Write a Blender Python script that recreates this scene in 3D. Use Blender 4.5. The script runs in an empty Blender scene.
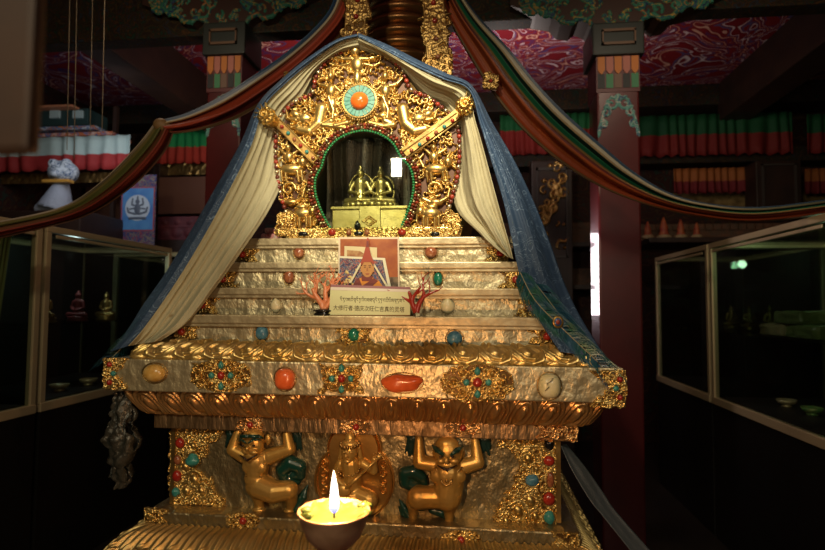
import bpy, bmesh, math, random
import numpy as np
from mathutils import Vector, Matrix, noise
random.seed(7)
PI = math.pi
S = bpy.context.scene
COL = S.collection

# ---------------------------------------------------------------- camera
F = 550.0
CAM = Vector((0, 0, 1.5))
YAW, PITCH, ROLL = math.radians(6.5), math.radians(3.1), math.radians(0.35)
cd = bpy.data.cameras.new('camera'); cam = bpy.data.objects.new('camera', cd); COL.objects.link(cam)
cd.sensor_width = 36; cd.lens = 36 * F / 825.0; cd.clip_start = .02
cam.location = CAM
RM = Matrix.Rotation(YAW, 3, 'Z') @ Matrix.Rotation(PI/2 + PITCH, 3, 'X') @ Matrix.Rotation(ROLL, 3, 'Z')
cam.rotation_euler = RM.to_euler()
cd.dof.use_dof = True; cd.dof.focus_distance = 1.75; cd.dof.aperture_fstop = 2.8
S.camera = cam

def P(px, py, Y):
    """a point at real distance Y in front of the photographer, seen at that place of the 825x550 frame"""
    d = RM @ Vector(((px - 412.5) / F, (275 - py) / F, -1))
    return CAM + d * (Y / d.y)

# ---------------------------------------------------------------- light
w = bpy.data.worlds.new('world'); S.world = w; w.use_nodes = True
w.node_tree.nodes['Background'].inputs[0].default_value = (.5, .45, .4, 1)
w.node_tree.nodes['Background'].inputs[1].default_value = .02
def light(name, kind, loc, power, col, size=.1, target=None, spot=60, blend=.6, sizey=None, spec=1):
    l = bpy.data.lights.new(name, kind); l.energy = power; l.color = col; l.specular_factor = spec
    if kind == 'AREA':
        l.size = size
        if sizey: l.shape = 'RECTANGLE'; l.size_y = sizey
    else: l.shadow_soft_size = size
    if kind == 'SPOT': l.spot_size = math.radians(spot); l.spot_blend = blend
    o = bpy.data.objects.new(name, l); COL.objects.link(o); o.location = loc
    if target is not None:
        o.rotation_euler = (Vector(target) - Vector(loc)).to_track_quat('-Z', 'Y').to_euler()
    return o
light('hall_lamp', 'AREA', (-.665, -.9, 2.70), 18, (1, .87, .58), .12, (-.36, 1.95, 2.15), sizey=.15)
light('spot_lamp', 'SPOT', (-.05, -.1, 3.3), 370, (1, .87, .60), .06, (-.28, 1.9, 2.10), 31, 1.0)
light('front_fill', 'AREA', (1.2, -1.6, 2.3), 9, (1, .84, .62), .8, (-.2, 2.0, 1.7))  # broad fill added behind the camera; the hall has no window here
light('left_bay_fill', 'AREA', (-3.1, 3.9, 2.9), 3.4, (.85, .9, 1), .5, (-3.2, 5.5, 2.6))  # added fill without a fixture, brightens the left gallery
light('ceiling_bay_fill', 'AREA', (.15, 4.4, 2.9), 9, (1, .85, .78), .3, (.3, 4.75, 3.9))  # added fill aimed up to brighten the painted ceiling
light('right_bay_fill', 'AREA', (1.6, 4.4, 3.1), .9, (1, .72, .42), .4, (1.9, 6.4, 2.8))  # added fill for the right gallery, no fixture
light('centre_bay_fill', 'AREA', (-1.3, 4.3, 3.0), 5, (1, .8, .7), .4, (-2.0, 4.9, 3.8))  # fill added to lift the ceiling at upper left
light('pillar_fill', 'AREA', (.36, 3.45, 2.0), 2.2, (.95, .8, .85), .12, (.85, 3.68, 1.85))  # fill added to light the pillar's left face
light('aisle_fill', 'AREA', (.9, 2.4, 3.3), 5, (1, .82, .6), .2, (1.6, 3.0, 1.9))  # fill added from above so the right case rails catch light
light('aisle_fill_left', 'AREA', (-1.7, 2.6, 3.3), 3, (1, .82, .6), .2, (-2.2, 3.3, 1.9))  # matching added fill for the left case rails
light('pillar_highlight_fill', 'AREA', (.10, 6.25, 1.85), 1.0, (1, .85, .9), .3, (.10, 3.0, 1.85), sizey=.9).data.spread = math.radians(42)  # unseen panel added behind the stupa to put a highlight on the pillar
light('case_fill', 'POINT', (2.0, 3.3, 1.82), 1.0, (.6, 1, .6), .03)  # green fill added inside the case to show its contents
light('case_fill_left', 'POINT', (-2.6, 3.3, 1.8), 1.2, (.7, .95, 1), .03)  # fill added inside the left case to show its contents
light('niche_fill', 'POINT', (*P(350, 142, 2.09),), .22, (1, .95, .7), .01)  # small fill added in the niche to bring out curtain and statue
light('flame_light', 'POINT', (*P(334, 464, .95),), 8.0, (1, .52, .22), .012)
S.view_settings.view_transform = 'Standard'; S.view_settings.look = 'None'
S.view_settings.exposure = 0.4; S.view_settings.gamma = 1
S.cycles.max_bounces = 6; S.cycles.transparent_max_bounces = 24
S.cycles.caustics_reflective = False; S.cycles.caustics_refractive = False
S.cycles.sample_clamp_indirect = 3.0

# ---------------------------------------------------------------- materials
MATS = {}
def mat(name, col, metal=0, rough=.5, bump=None, var=None, vscale=8, spec=.5, sss=0, emit=None, alpha=None, coat=0, stretch=None, vramp=(.35, .65)):
    if name in MATS: return MATS[name]
    m = bpy.data.materials.new(name); m.use_nodes = True; MATS[name] = m
    nt = m.node_tree; b = nt.nodes['Principled BSDF']
    b.inputs['Base Color'].default_value = (*col, 1); b.inputs['Metallic'].default_value = metal
    b.inputs['Roughness'].default_value = rough; b.inputs['Specular IOR Level'].default_value = spec
    if coat: b.inputs['Coat Weight'].default_value = coat
    if sss:
        b.inputs['Subsurface Weight'].default_value = sss; b.inputs['Subsurface Radius'].default_value = (.03, .02, .006)
    if emit: b.inputs['Emission Color'].default_value = (*emit[0], 1); b.inputs['Emission Strength'].default_value = emit[1]
    if alpha is not None: b.inputs['Alpha'].default_value = alpha
    tc = nt.nodes.new('ShaderNodeTexCoord')
    vec = tc.outputs['Object']
    if stretch:
        mp = nt.nodes.new('ShaderNodeMapping'); mp.inputs['Scale'].default_value = stretch
        nt.links.new(vec, mp.inputs['Vector']); vec = mp.outputs['Vector']
    if var:
        n = nt.nodes.new('ShaderNodeTexNoise'); n.inputs['Scale'].default_value = vscale; n.inputs['Detail'].default_value = 6
        nt.links.new(vec, n.inputs['Vector'])
        r = nt.nodes.new('ShaderNodeValToRGB'); r.color_ramp.elements[0].position = vramp[0]; r.color_ramp.elements[1].position = vramp[1]
        r.color_ramp.elements[0].color = (*col, 1); r.color_ramp.elements[1].color = (*var, 1)
        nt.links.new(n.outputs['Fac'], r.inputs['Fac']); nt.links.new(r.outputs['Color'], b.inputs['Base Color'])
    if bump:
        sc, st, dist = bump
        n = nt.nodes.new('ShaderNodeTexNoise'); n.inputs['Scale'].default_value = sc; n.inputs['Detail'].default_value = 4
        nt.links.new(vec, n.inputs['Vector'])
        bp = nt.nodes.new('ShaderNodeBump'); bp.inputs['Strength'].default_value = st; bp.inputs['Distance'].default_value = dist
        nt.links.new(n.outputs['Fac'], bp.inputs['Height']); nt.links.new(bp.outputs['Normal'], b.inputs['Normal'])
    return m
def pattern_mat(name, base, lines, scale=5, rough=.6, spec=.3, distort=1.5, base2=None, stretch=(1, 1, 1)):
    """painted or woven pattern of swirling contour bands: base colour + list of (noise level, width, colour)"""
    m = bpy.data.materials.new(name); m.use_nodes = True; nt = m.node_tree; b = nt.nodes['Principled BSDF']
    b.inputs['Roughness'].default_value = rough; b.inputs['Specular IOR Level'].default_value = spec
    tc = nt.nodes.new('ShaderNodeTexCoord'); mp = nt.nodes.new('ShaderNodeMapping'); mp.inputs['Scale'].default_value = stretch
    nt.links.new(tc.outputs['Object'], mp.inputs['Vector'])
    n = nt.nodes.new('ShaderNodeTexNoise'); n.inputs['Scale'].default_value = scale; n.inputs['Detail'].default_value = 1.6
    n.inputs['Distortion'].default_value = distort; nt.links.new(mp.outputs['Vector'], n.inputs['Vector'])
    r = nt.nodes.new('ShaderNodeValToRGB'); cr = r.color_ramp; cr.interpolation = 'LINEAR'
    cr.elements[0].position = 0; cr.elements[0].color = (*base, 1); cr.elements[1].position = 1; cr.elements[1].color = (*(base2 or base), 1)
    for (p, wd, c) in lines:
        e = cr.elements.new(p - wd); e.color = (*base, 1)
        e = cr.elements.new(p - wd * .7); e.color = (*c, 1)
        e = cr.elements.new(p + wd * .7); e.color = (*c, 1)
        e = cr.elements.new(p + wd); e.color = (*(base2 or base), 1)
    nt.links.new(n.outputs['Fac'], r.inputs['Fac']); nt.links.new(r.outputs['Color'], b.inputs['Base Color'])
    return m
def band_mat(name, bands, axis='UVx', rough=.7, bump=None, metal=0, noise_amt=.0):
    """colour bands across a cloth by its own coordinate (UV x or y) : [(start, colour), ...]"""
    m = bpy.data.materials.new(name); m.use_nodes = True; nt = m.node_tree; b = nt.nodes['Principled BSDF']
    b.inputs['Roughness'].default_value = rough; b.inputs['Metallic'].default_value = metal; b.inputs['Specular IOR Level'].default_value = .3
    tc = nt.nodes.new('ShaderNodeTexCoord'); sp = nt.nodes.new('ShaderNodeSeparateXYZ'); nt.links.new(tc.outputs['UV'], sp.inputs[0])
    r = nt.nodes.new('ShaderNodeValToRGB'); cr = r.color_ramp; cr.interpolation = 'CONSTANT'
    cr.elements[0].position = 0; cr.elements[0].color = (*bands[0][1], 1)
    cr.elements[1].position = bands[1][0]; cr.elements[1].color = (*bands[1][1], 1)
    for p, c in bands[2:]:
        e = cr.elements.new(p); e.color = (*c, 1)
    nt.links.new(sp.outputs[0 if axis == 'UVx' else 1], r.inputs['Fac'])
    nt.links.new(r.outputs['Color'], b.inputs['Base Color'])
    if bump:
        n = nt.nodes.new('ShaderNodeTexNoise'); n.inputs['Scale'].default_value = bump[0]; nt.links.new(tc.outputs['Object'], n.inputs['Vector'])
        bp = nt.nodes.new('ShaderNodeBump'); bp.inputs['Strength'].default_value = bump[1]; bp.inputs['Distance'].default_value = bump[2]
        nt.links.new(n.outputs['Fac'], bp.inputs['Height']); nt.links.new(bp.outputs['Normal'], b.inputs['Normal'])
    return m
def glass_mat(name, tint=(.9, .95, .9), gloss=.12):
    m = bpy.data.materials.new(name); m.use_nodes = True; nt = m.node_tree; nt.nodes.remove(nt.nodes['Principled BSDF'])
    out = nt.nodes['Material Output']; t = nt.nodes.new('ShaderNodeBsdfTransparent'); t.inputs[0].default_value = (*tint, 1)
    g = nt.nodes.new('ShaderNodeBsdfGlossy'); g.inputs['Roughness'].default_value = .02
    lw = nt.nodes.new('ShaderNodeLayerWeight'); lw.inputs[0].default_value = .5; pw = nt.nodes.new('ShaderNodeMath'); pw.operation = 'POWER'; pw.inputs[1].default_value = 4; nt.links.new(lw.outputs['Facing'], pw.inputs[0])
    fr = nt.nodes.new('ShaderNodeMath'); fr.operation = 'MULTIPLY_ADD'; fr.inputs[1].default_value = .5; fr.inputs[2].default_value = .035; nt.links.new(pw.outputs[0], fr.inputs[0])
    mx = nt.nodes.new('ShaderNodeMixShader'); nt.links.new(fr.outputs[0], mx.inputs[0]); nt.links.new(t.outputs[0], mx.inputs[1]); nt.links.new(g.outputs[0], mx.inputs[2])
    nt.links.new(mx.outputs[0], out.inputs[0]); return m

GOLD = mat('gilt_relief', (.56, .36, .11), .9, .34, (60, .2, .002), (.74, .53, .20), 14)
GOLD2 = mat('gilt_lotus', (.62, .42, .13), .8, .36, (25, .3, .003), (.80, .58, .24), 9)
GOLDF = mat('gilt_figure', (.62, .38, .11), .6, .38, (30, .12, .002), (.60, .34, .08), 12)
DGOLD = mat('aged_gilt', (.38, .22, .07), .95, .4, (40, .4, .003), (.56, .36, .13), 12)
COPPER = mat('gilt_copper', (.62, .32, .12), .85, .30, (40, .3, .003), (.72, .42, .17), 15)
FOIL = mat('pale_gilt_sheet', (.60, .51, .32), .7, .42, (15, .75, .022), (.54, .45, .27), 10, stretch=(1.3, 1, .9))
FOILD = mat('aged_gilt_sheet', (.42, .33, .18), .88, .42, (15, .75, .022), (.37, .29, .15), 10, stretch=(1.4, 1, .9))
LIP = mat('gilt_lip', (.60, .50, .31), .7, .45, (30, .5, .006), (.44, .35, .21), 25)
RED = mat('red_coral', (.42, .035, .02), 0, .2, coat=.6, var=(.30, .02, .015), vscale=60)
ORG = mat('orange_coral', (.85, .17, .05), 0, .25, coat=.4, var=(.70, .12, .03), vscale=40)
BRN = mat('agate_brown', (.22, .06, .03), 0, .2, coat=.6, var=(.38, .14, .06), vscale=70)
TRQ = mat('turquoise', (.03, .20, .19), 0, .3, coat=.3, var=(.06, .30, .26), vscale=90)
TRQL = mat('turquoise_inlay', (.06, .26, .21), 0, .4, var=(.14, .36, .30), vscale=60)
BLU = mat('blue_turquoise', (.05, .17, .27), 0, .35, coat=.2, var=(.10, .26, .36), vscale=80)
GRN = mat('green_stone', (.01, .14, .08), 0, .2, coat=.6, var=(.02, .22, .13), vscale=60)
CRM = mat('cream_shell', (.68, .60, .32), 0, .3, coat=.3, var=(.75, .68, .45), vscale=40)
AMB = mat('amber', (.55, .30, .06), 0, .25, coat=.5, var=(.70, .45, .14), vscale=50)
BLK = mat('black_stone', (.01, .01, .01), 0, .2, coat=.5)
TEAL = mat('green_enamel', (.005, .045, .033), 0, .3, coat=.4, var=(.01, .045, .035), vscale=30)
CREAMC = mat('cream_cloth', (.45, .415, .27), 0, .75, (26, .8, .008), (.38, .34, .21), 6, stretch=(1.8, 1, .6))
BLUEC = pattern_mat('blue_brocade', (.035, .068, .135), [(.42, .006, (.14, .22, .34)), (.5, .007, (.16, .24, .36)), (.58, .006, (.14, .22, .34))], 14, .6, .3, 1.2)
WOODR = mat('red_lacquer', (.10, .010, .010), 0, .36, (30, .15, .002), (.07, .008, .008), 5, coat=.6)
DWOOD = mat('dark_wood', (.022, .011, .008), 0, .5, (20, .2, .003), (.035, .016, .01), 6)
ALU = mat('champagne_aluminium', (.60, .46, .27), .45, .4, (60, .1, .001))
GLASS = glass_mat('thin_glass', (.80, .85, .82)); GLASSN = glass_mat('niche_glass', (.93, .96, .90))

# ---------------------------------------------------------------- helpers
def link(name, me, m=None, parent=None, smooth=False):
    o = bpy.data.objects.new(name, me); COL.objects.link(o)
    if m is not None:
        me.materials.clear()
        for q in (m if isinstance(m, (list, tuple)) else [m]): me.materials.append(q)
    if smooth: me.shade_smooth()
    if parent is not None:
        o.parent = parent; o.matrix_parent_inverse = parent.matrix_basis.inverted()
    return o
def obj(name, bm, m=None, parent=None, smooth=False):
    me = bpy.data.meshes.new(name); bm.normal_update(); bm.to_mesh(me); bm.free()
    return link(name, me, m, parent, smooth)
def pydata(name, v, f, m=None, parent=None, smooth=True, uvs=None, mats=None):
    me = bpy.data.meshes.new(name)
    if isinstance(v, np.ndarray):
        v = v.reshape(-1, 3); f = np.asarray(f, dtype=np.int32)
        me.vertices.add(len(v)); me.vertices.foreach_set('co', v.astype(np.float32).ravel())
        k = f.shape[1]; me.loops.add(f.size); me.loops.foreach_set('vertex_index', f.ravel())
        me.polygons.add(len(f)); me.polygons.foreach_set('loop_start', np.arange(0, f.size, k, dtype=np.int32))
        me.polygons.foreach_set('loop_total', np.full(len(f), k, dtype=np.int32)); me.update(calc_edges=True)
    else: me.from_pydata(v, [], f)
    if uvs is not None:
        l = me.uv_layers.new(name='UVMap'); idx = np.empty(len(me.loops), dtype=np.int32); me.loops.foreach_get('vertex_index', idx)
        l.data.foreach_set('uv', np.asarray(uvs, dtype=np.float32)[idx].ravel())
    if mats is not None: me.polygons.foreach_set('material_index', np.asarray(mats, dtype=np.int32))
    me.validate(); return link(name, me, m, parent, smooth)
def tag(o, label=None, cat=None, group=None, kind=None):
    if label: o['label'] = label
    if cat: o['category'] = cat
    if group: o['group'] = group
    if kind: o['kind'] = kind
    return o
def empty(name, loc, label, cat, group=None):
    o = bpy.data.objects.new(name, None); COL.objects.link(o); o.location = loc; o.empty_display_size = .05
    bpy.context.view_layer.update() if False else None
    return tag(o, label, cat, group)
def box(bm, x0, x1, y0, y1, z0, z1, bev=0):
    r = bmesh.ops.create_cube(bm, size=1)
    for v in r['verts']:
        v.co = Vector(((x0 + x1) / 2 + v.co.x * (x1 - x0), (y0 + y1) / 2 + v.co.y * (y1 - y0), (z0 + z1) / 2 + v.co.z * (z1 - z0)))
    if bev:
        es = {e for v in r['verts'] for e in v.link_edges}
        bmesh.ops.bevel(bm, geom=list(es), offset=bev, segments=2, affect='EDGES', profile=.6)
    return bm
def boxo(name, x0, x1, y0, y1, z0, z1, m, parent=None, bev=0):
    return obj(name, box(bmesh.new(), x0, x1, y0, y1, z0, z1, bev), m, parent)
def ell(bm, c, r, seg=16, rot=None):
    q = bmesh.ops.create_uvsphere(bm, u_segments=seg, v_segments=max(6, seg * 2 // 3), radius=1)
    rx, ry, rz = (r, r, r) if isinstance(r, (int, float)) else r
    for v in q['verts']:
        p = Vector((v.co.x * rx, v.co.y * ry, v.co.z * rz))
        if rot is not None: p = rot @ p
        v.co = p + Vector(c)
def cap(bm, a, b, ra, rb, seg=12, ends=True):
    a = Vector(a); b = Vector(b); d = b - a; L = d.length
    if L < 1e-6: return
    q = d.to_track_quat('Z', 'Y').to_matrix()
    r = bmesh.ops.create_cone(bm, segments=seg, radius1=ra, radius2=rb, depth=L, cap_ends=True)
    for v in r['verts']: v.co = q @ v.co + (a + b) / 2
    if ends: ell(bm, a, ra, seg); ell(bm, b, rb, seg)
def chain(bm, pts, rads, seg=12):
    for i in range(len(pts) - 1): cap(bm, pts[i], pts[i+1], rads[i], rads[i+1], seg)
def tube(bm, pts, r, seg=8):
    """swept tube with a radius per point"""
    pts = [Vector(p) for p in pts]; rs = r if isinstance(r, (list, tuple)) else [r] * len(pts); rings = []
    for i, p in enumerate(pts):
        d = (pts[min(i+1, len(pts)-1)] - pts[max(i-1, 0)]).normalized()
        q = d.to_track_quat('Z', 'Y').to_matrix()
        rings.append([bm.verts.new(p + q @ Vector((math.cos(2*PI*k/seg) * rs[i], math.sin(2*PI*k/seg) * rs[i], 0))) for k in range(seg)])
    for a, b in zip(rings, rings[1:]):
        for k in range(seg): bm.faces.new((a[k], a[(k+1) % seg], b[(k+1) % seg], b[k]))
    bm.faces.new(rings[0][::-1]); bm.faces.new(rings[-1])
def lathe(name, prof, c, m, parent=None, seg=40, smooth=True):
    bm = bmesh.new(); rings = []
    for r, z in prof:
        rings.append([bm.verts.new((c[0] + r * math.cos(2*PI*k/seg), c[1] + r * math.sin(2*PI*k/seg), c[2] + z)) for k in range(seg)])
    for a, b in zip(rings, rings[1:]):
        for k in range(seg): bm.faces.new((a[k], a[(k+1) % seg], b[(k+1) % seg], b[k]))
    bm.faces.new(rings[0][::-1]); bm.faces.new(rings[-1])
    return obj(name, bm, m, parent, smooth)
def spl(pts, n):
    """Catmull-Rom through points (tuples of any length), n samples evenly spaced by index"""
    A = np.array(pts, float); k = len(A); out = []
    for i in range(n):
        t = i / (n - 1) * (k - 1); j = min(int(t), k - 2); u = t - j
        p0, p1, p2, p3 = A[max(j-1, 0)], A[j], A[j+1], A[min(j+2, k-1)]
        out.append(.5 * ((2*p1) + (-p0+p2)*u + (2*p0-5*p1+4*p2-p3)*u*u + (-p0+3*p1-3*p2+p3)*u**3))
    return np.array(out)
def rspl(pts, n):
    """the same, resampled to even arc length in the first two coordinates"""
    a = spl(pts, 400); d = np.r_[0, np.cumsum(np.hypot(np.diff(a[:, 0]), np.diff(a[:, 1])))]
    s = np.linspace(0, d[-1], n); return np.stack([np.interp(s, d, a[:, i]) for i in range(a.shape[1])], 1)
def loft(name, curves, n, m, mat_, parent=None, fold=None, thick=.002):
    """cloth between curves of (px, py, Y): n samples along, m across; fold(s along, t across) pushes towards the viewer"""
    C = [[P(*q) for q in spl(c, n)] for c in curves]; V = []; UV = []
    k = len(C)
    for i in range(n):
        row = np.array([C[j][i] for j in range(k)])
        for t in np.linspace(0, 1, m):
            p = spl(row, 2)[0] if k == 1 else None
            x = t * (k - 1); j = min(int(x), k - 2); u = x - j; p = Vector(row[j] * (1 - u) + row[j+1] * u)
            if fold:
                d = (CAM - p).normalized(); p = p + d * fold(i / (n - 1), t)
            V.append(p); UV.append((t, i / (n - 1)))
    Fc = [(i*m+j, i*m+j+1, (i+1)*m+j+1, (i+1)*m+j) for i in range(n-1) for j in range(m-1)]
    V = np.array([tuple(v) for v in V]); o = pydata(name, V, Fc, mat_, parent, True, UV)
    so = o.modifiers.new('thickness', 'SOLIDIFY'); so.thickness = thick; so.offset = 0
    return o
def fuse(name, bm, m, parent=None, voxel=.003, smooth=4):
    """melt overlapping volumes into one continuous surface"""
    me = bpy.data.meshes.new(name); bm.normal_update(); bm.to_mesh(me); bm.free()
    o = bpy.data.objects.new(name, me); COL.objects.link(o)
    r = o.modifiers.new('r', 'REMESH'); r.mode = 'VOXEL'; r.voxel_size = voxel
    s = o.modifiers.new('s', 'SMOOTH'); s.iterations = smooth; s.factor = .5
    dg = bpy.context.evaluated_depsgraph_get(); me2 = bpy.data.meshes.new_from_object(o.evaluated_get(dg)); me2.name = name
    bpy.data.objects.remove(o); bpy.data.meshes.remove(me)
    return link(name, me2, m, parent, True)

def inpoly(X, Z, poly):
    ins = np.zeros(X.shape, bool); n = len(poly)
    for i in range(n):
        x0, z0 = poly[i][0], poly[i][1]; x1, z1 = poly[(i+1) % n][0], poly[(i+1) % n][1]
        if z0 == z1: continue
        c = ((Z >= min(z0, z1)) & (Z < max(z0, z1))); xi = x0 + (Z - z0) * (x1 - x0) / (z1 - z0)
        ins ^= c & (X < xi)
    return ins
class Relief:
    """chased metal: domed strokes and bosses beaten out of a sheet"""
    def __init__(s, x0, x1, z0, z1, res):
        s.nx = max(4, int((x1-x0)/res)); s.nz = max(4, int((z1-z0)/res)); s.x = np.linspace(x0, x1, s.nx); s.z = np.linspace(z0, z1, s.nz)
        s.X, s.Z = np.meshgrid(s.x, s.z, indexing='ij'); s.H = np.full(s.X.shape, -1.0); s.b = (x0, x1, z0, z1); s.res = res
    def win(s, xa, xb, za, zb):
        i0 = np.searchsorted(s.x, xa); i1 = np.searchsorted(s.x, xb); j0 = np.searchsorted(s.z, za); j1 = np.searchsorted(s.z, zb)
        return slice(i0, i1), slice(j0, j1)
    def cap(s, a, b, ra, rb, h, base=0):
        R = max(ra, rb); w_ = s.win(min(a[0], b[0])-R, max(a[0], b[0])+R, min(a[1], b[1])-R, max(a[1], b[1])+R)
        X, Z = s.X[w_], s.Z[w_]
        if X.size == 0: return
        dx, dz = b[0]-a[0], b[1]-a[1]; L = dx*dx+dz*dz
        t = np.clip(((X-a[0])*dx+(Z-a[1])*dz)/L, 0, 1) if L > 1e-12 else np.zeros(X.shape)
        d = np.hypot(X-a[0]-t*dx, Z-a[1]-t*dz); r = ra+(rb-ra)*t
        q = 1-(d/r)**2; v = np.where(q > 0, base + h*np.sqrt(np.maximum(q, 0))*(r/max(ra, rb)), -1)
        s.H[w_] = np.maximum(s.H[w_], v)
    def dot(s, x, z, r, h, base=0): s.cap((x, z), (x, z), r, r, h, base)
    def ell(s, x, z, rx, rz, h, base=0, a=0):
        R = max(rx, rz); w_ = s.win(x-R, x+R, z-R, z+R); X, Z = s.X[w_]-x, s.Z[w_]-z
        if X.size == 0: return
        c, sn = math.cos(a), math.sin(a); u = (X*c+Z*sn)/rx; v = (-X*sn+Z*c)/rz; q = 1-u*u-v*v
        s.H[w_] = np.maximum(s.H[w_], np.where(q > 0, base + h*np.sqrt(np.maximum(q, 0)), -1))
    def line(s, pts, r, h, base=0, taper=1):
        n = len(pts)-1
        for i in range(n):
            s.cap(pts[i], pts[i+1], r*(1-(1-taper)*i/n), r*(1-(1-taper)*(i+1)/n), h, base)
    def spiral(s, x, z, R, turns, a0, r, h, base=0, sgn=1):
        pts = []
        for i in range(int(12*turns)+1):
            t = i/(12*turns); a = a0+sgn*t*turns*2*PI; q = R*(1-t*.85); pts.append((x+q*math.cos(a), z+q*math.sin(a)))
        s.line(pts, r, h, base, .6)
    def fill(s, n, size, h, base=0, inside=None, seed=1):
        rnd = random.Random(seed); x0, x1, z0, z1 = s.b
        for _ in range(n):
            x = rnd.uniform(x0, x1); z = rnd.uniform(z0, z1)
            if inside is not None and not inside(x, z): continue
            k = rnd.random(); q = size*rnd.uniform(.7, 1.3)
            if k < .5: s.spiral(x, z, q, rnd.uniform(.7, 1.3), rnd.uniform(0, 6.3), q*.28, h*rnd.uniform(.6, 1), base, rnd.choice((-1, 1)))
            elif k < .75: s.dot(x, z, q*.45, h, base)
            else:
                a = rnd.uniform(0, 6.3); s.line([(x, z), (x+q*math.cos(a), z+q*math.sin(a)), (x+1.6*q*math.cos(a+.6), z+1.6*q*math.sin(a+.6))], q*.36, h*.9, base, .4)
    def clip(s, poly): s.H = np.where(inpoly(s.X, s.Z, poly), s.H, -1)
    def floor(s, poly, h=0):
        s.H = np.where(inpoly(s.X, s.Z, poly), np.maximum(s.H, h), s.H)
    def build(s, name, Y, m, parent=None, back=.003):
        H = s.H.copy(); M = H > -.5
        M2 = M.copy(); M2[1:] |= M[:-1]; M2[:-1] |= M[1:]; M2[:, 1:] |= M[:, :-1]; M2[:, :-1] |= M[:, 1:]
        H = np.where(M, H, -back); idx = -np.ones(H.shape, int); idx[M2] = np.arange(M2.sum())
        V = np.stack([s.X[M2], Y - H[M2], s.Z[M2]], 1)
        a, b, c, d = idx[:-1, :-1], idx[1:, :-1], idx[1:, 1:], idx[:-1, 1:]; ok = (a >= 0) & (b >= 0) & (c >= 0) & (d >= 0)
        Fc = np.stack([a[ok], b[ok], c[ok], d[ok]], 1)
        return pydata(name, V, Fc, m, parent, True)
def XZ(px, py, Y): p = P(px, py, Y); return (p.x, p.z)
def gem(px, py, Y, wpx, hpx, m, parent, label, depth=.45, kind='round', name='gem', seg=20):
    p = P(px, py, Y); s = Y / F * .99; rx, rz = wpx*s/2, hpx*s/2; ry = min(rx, rz)*depth*2
    bm = bmesh.new(); ell(bm, (0, 0, 0), (rx, ry, rz), seg)
    for v in bm.verts:
        if kind == 'drop':
            t = max(0, v.co.z/rz); v.co.x *= 1-.62*t**1.3
        elif kind == 'lump':
            v.co *= 1+.16*noise.noise(Vector((v.co.x/rx*1.1+px, v.co.y/ry, v.co.z/rz*1.1)))*2
        elif kind == 'square':
            v.co.x = math.copysign(abs(v.co.x/rx)**.75*rx, v.co.x); v.co.z = math.copysign(abs(v.co.z/rz)**.75*rz, v.co.z)
        v.co += p
    o = obj(name, bm, m, parent, True); o['label'] = label; return o
def bezel(px, py, Y, wpx, hpx, parent, m=DGOLD):
    p = P(px, py, Y); s = Y/F; rx, rz = wpx*s/2*1.12, hpx*s/2*1.12
    bm = bmesh.new(); pts = [p+Vector((rx*math.cos(a), 0, rz*math.sin(a))) for a in np.linspace(0, 2*PI, 33)]
    tube(bm, pts, .0018, 6); return obj('bezel', bm, m, parent, True)
def poly(name, pts, y0, y1, m, parent=None, smooth=False):
    bm = bmesh.new(); a = [bm.verts.new((x, y0, z)) for x, z in pts]; b = [bm.verts.new((x, y1, z)) for x, z in pts]; n = len(pts)
    bm.faces.new(a); bm.faces.new(b[::-1])
    for i in range(n): bm.faces.new((a[(i+1) % n], a[i], b[i], b[(i+1) % n]))
    bmesh.ops.recalc_face_normals(bm, faces=bm.faces)
    return obj(name, bm, m, parent, smooth)

XC = (P(105, 387, 1.68).x + P(624.5, 387, 1.68).x) / 2
YC = 2.55                                   # the stupa's axis
print('XC', XC)
#SECTION room
# ---------------------------------------------------------------- the hall
def struct(name, o): o['kind'] = 'structure'; return o
M_FLOOR = mat('dark_floor', (.02, .016, .014), 0, .35, (4, .2, .003), (.03, .022, .018), 3)
M_WALL = pattern_mat('dark_mural', (.035, .012, .010), [(.40, .02, (.06, .035, .015)), (.50, .015, (.02, .035, .025)), (.58, .015, (.07, .03, .015))], 3, .7, .2, 2)
M_CEIL = pattern_mat('cloud_painted_ceiling', (.24, .018, .022), [(.37, .012, (.08, .05, .16)), (.42, .009, (.60, .50, .55)), (.47, .012, (.11, .03, .10)), (.515, .009, (.62, .36, .28)), (.57, .012, (.10, .08, .2)), (.60, .008, (.62, .55, .6))], 1.5, .55, .3, 2.6, (.20, .012, .02))
M_BEAMP = pattern_mat('painted_beam_scrolls', (.022, .012, .008), [(.40, .02, (.05, .03, .01)), (.48, .016, (.008, .035, .022)), (.56, .02, (.07, .03, .01)), (.64, .02, (.02, .03, .045))], 9, .6, .25, 2)
XL, XR, YB, YF, ZC = -4.6, 4.2, 7.2, -2.6, 3.85
struct('', boxo('floor', XL, XR, YF, YB, -.1, 0, M_FLOOR))
struct('', boxo('wall_left', XL-.1, XL, YF, YB, 0, ZC, M_WALL)); struct('', boxo('wall_right', XR, XR+.1, YF, YB, 0, ZC, M_WALL))
struct('', boxo('wall_back', XL, XR, YB, YB+.1, 0, ZC, M_WALL)); struct('', boxo('wall_front', XL, XR, YF-.1, YF, 0, ZC, M_WALL))
bm = box(bmesh.new(), XL, XR, YF, YB, ZC, ZC+.1); struct('', obj('ceiling', bm, M_CEIL))
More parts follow.
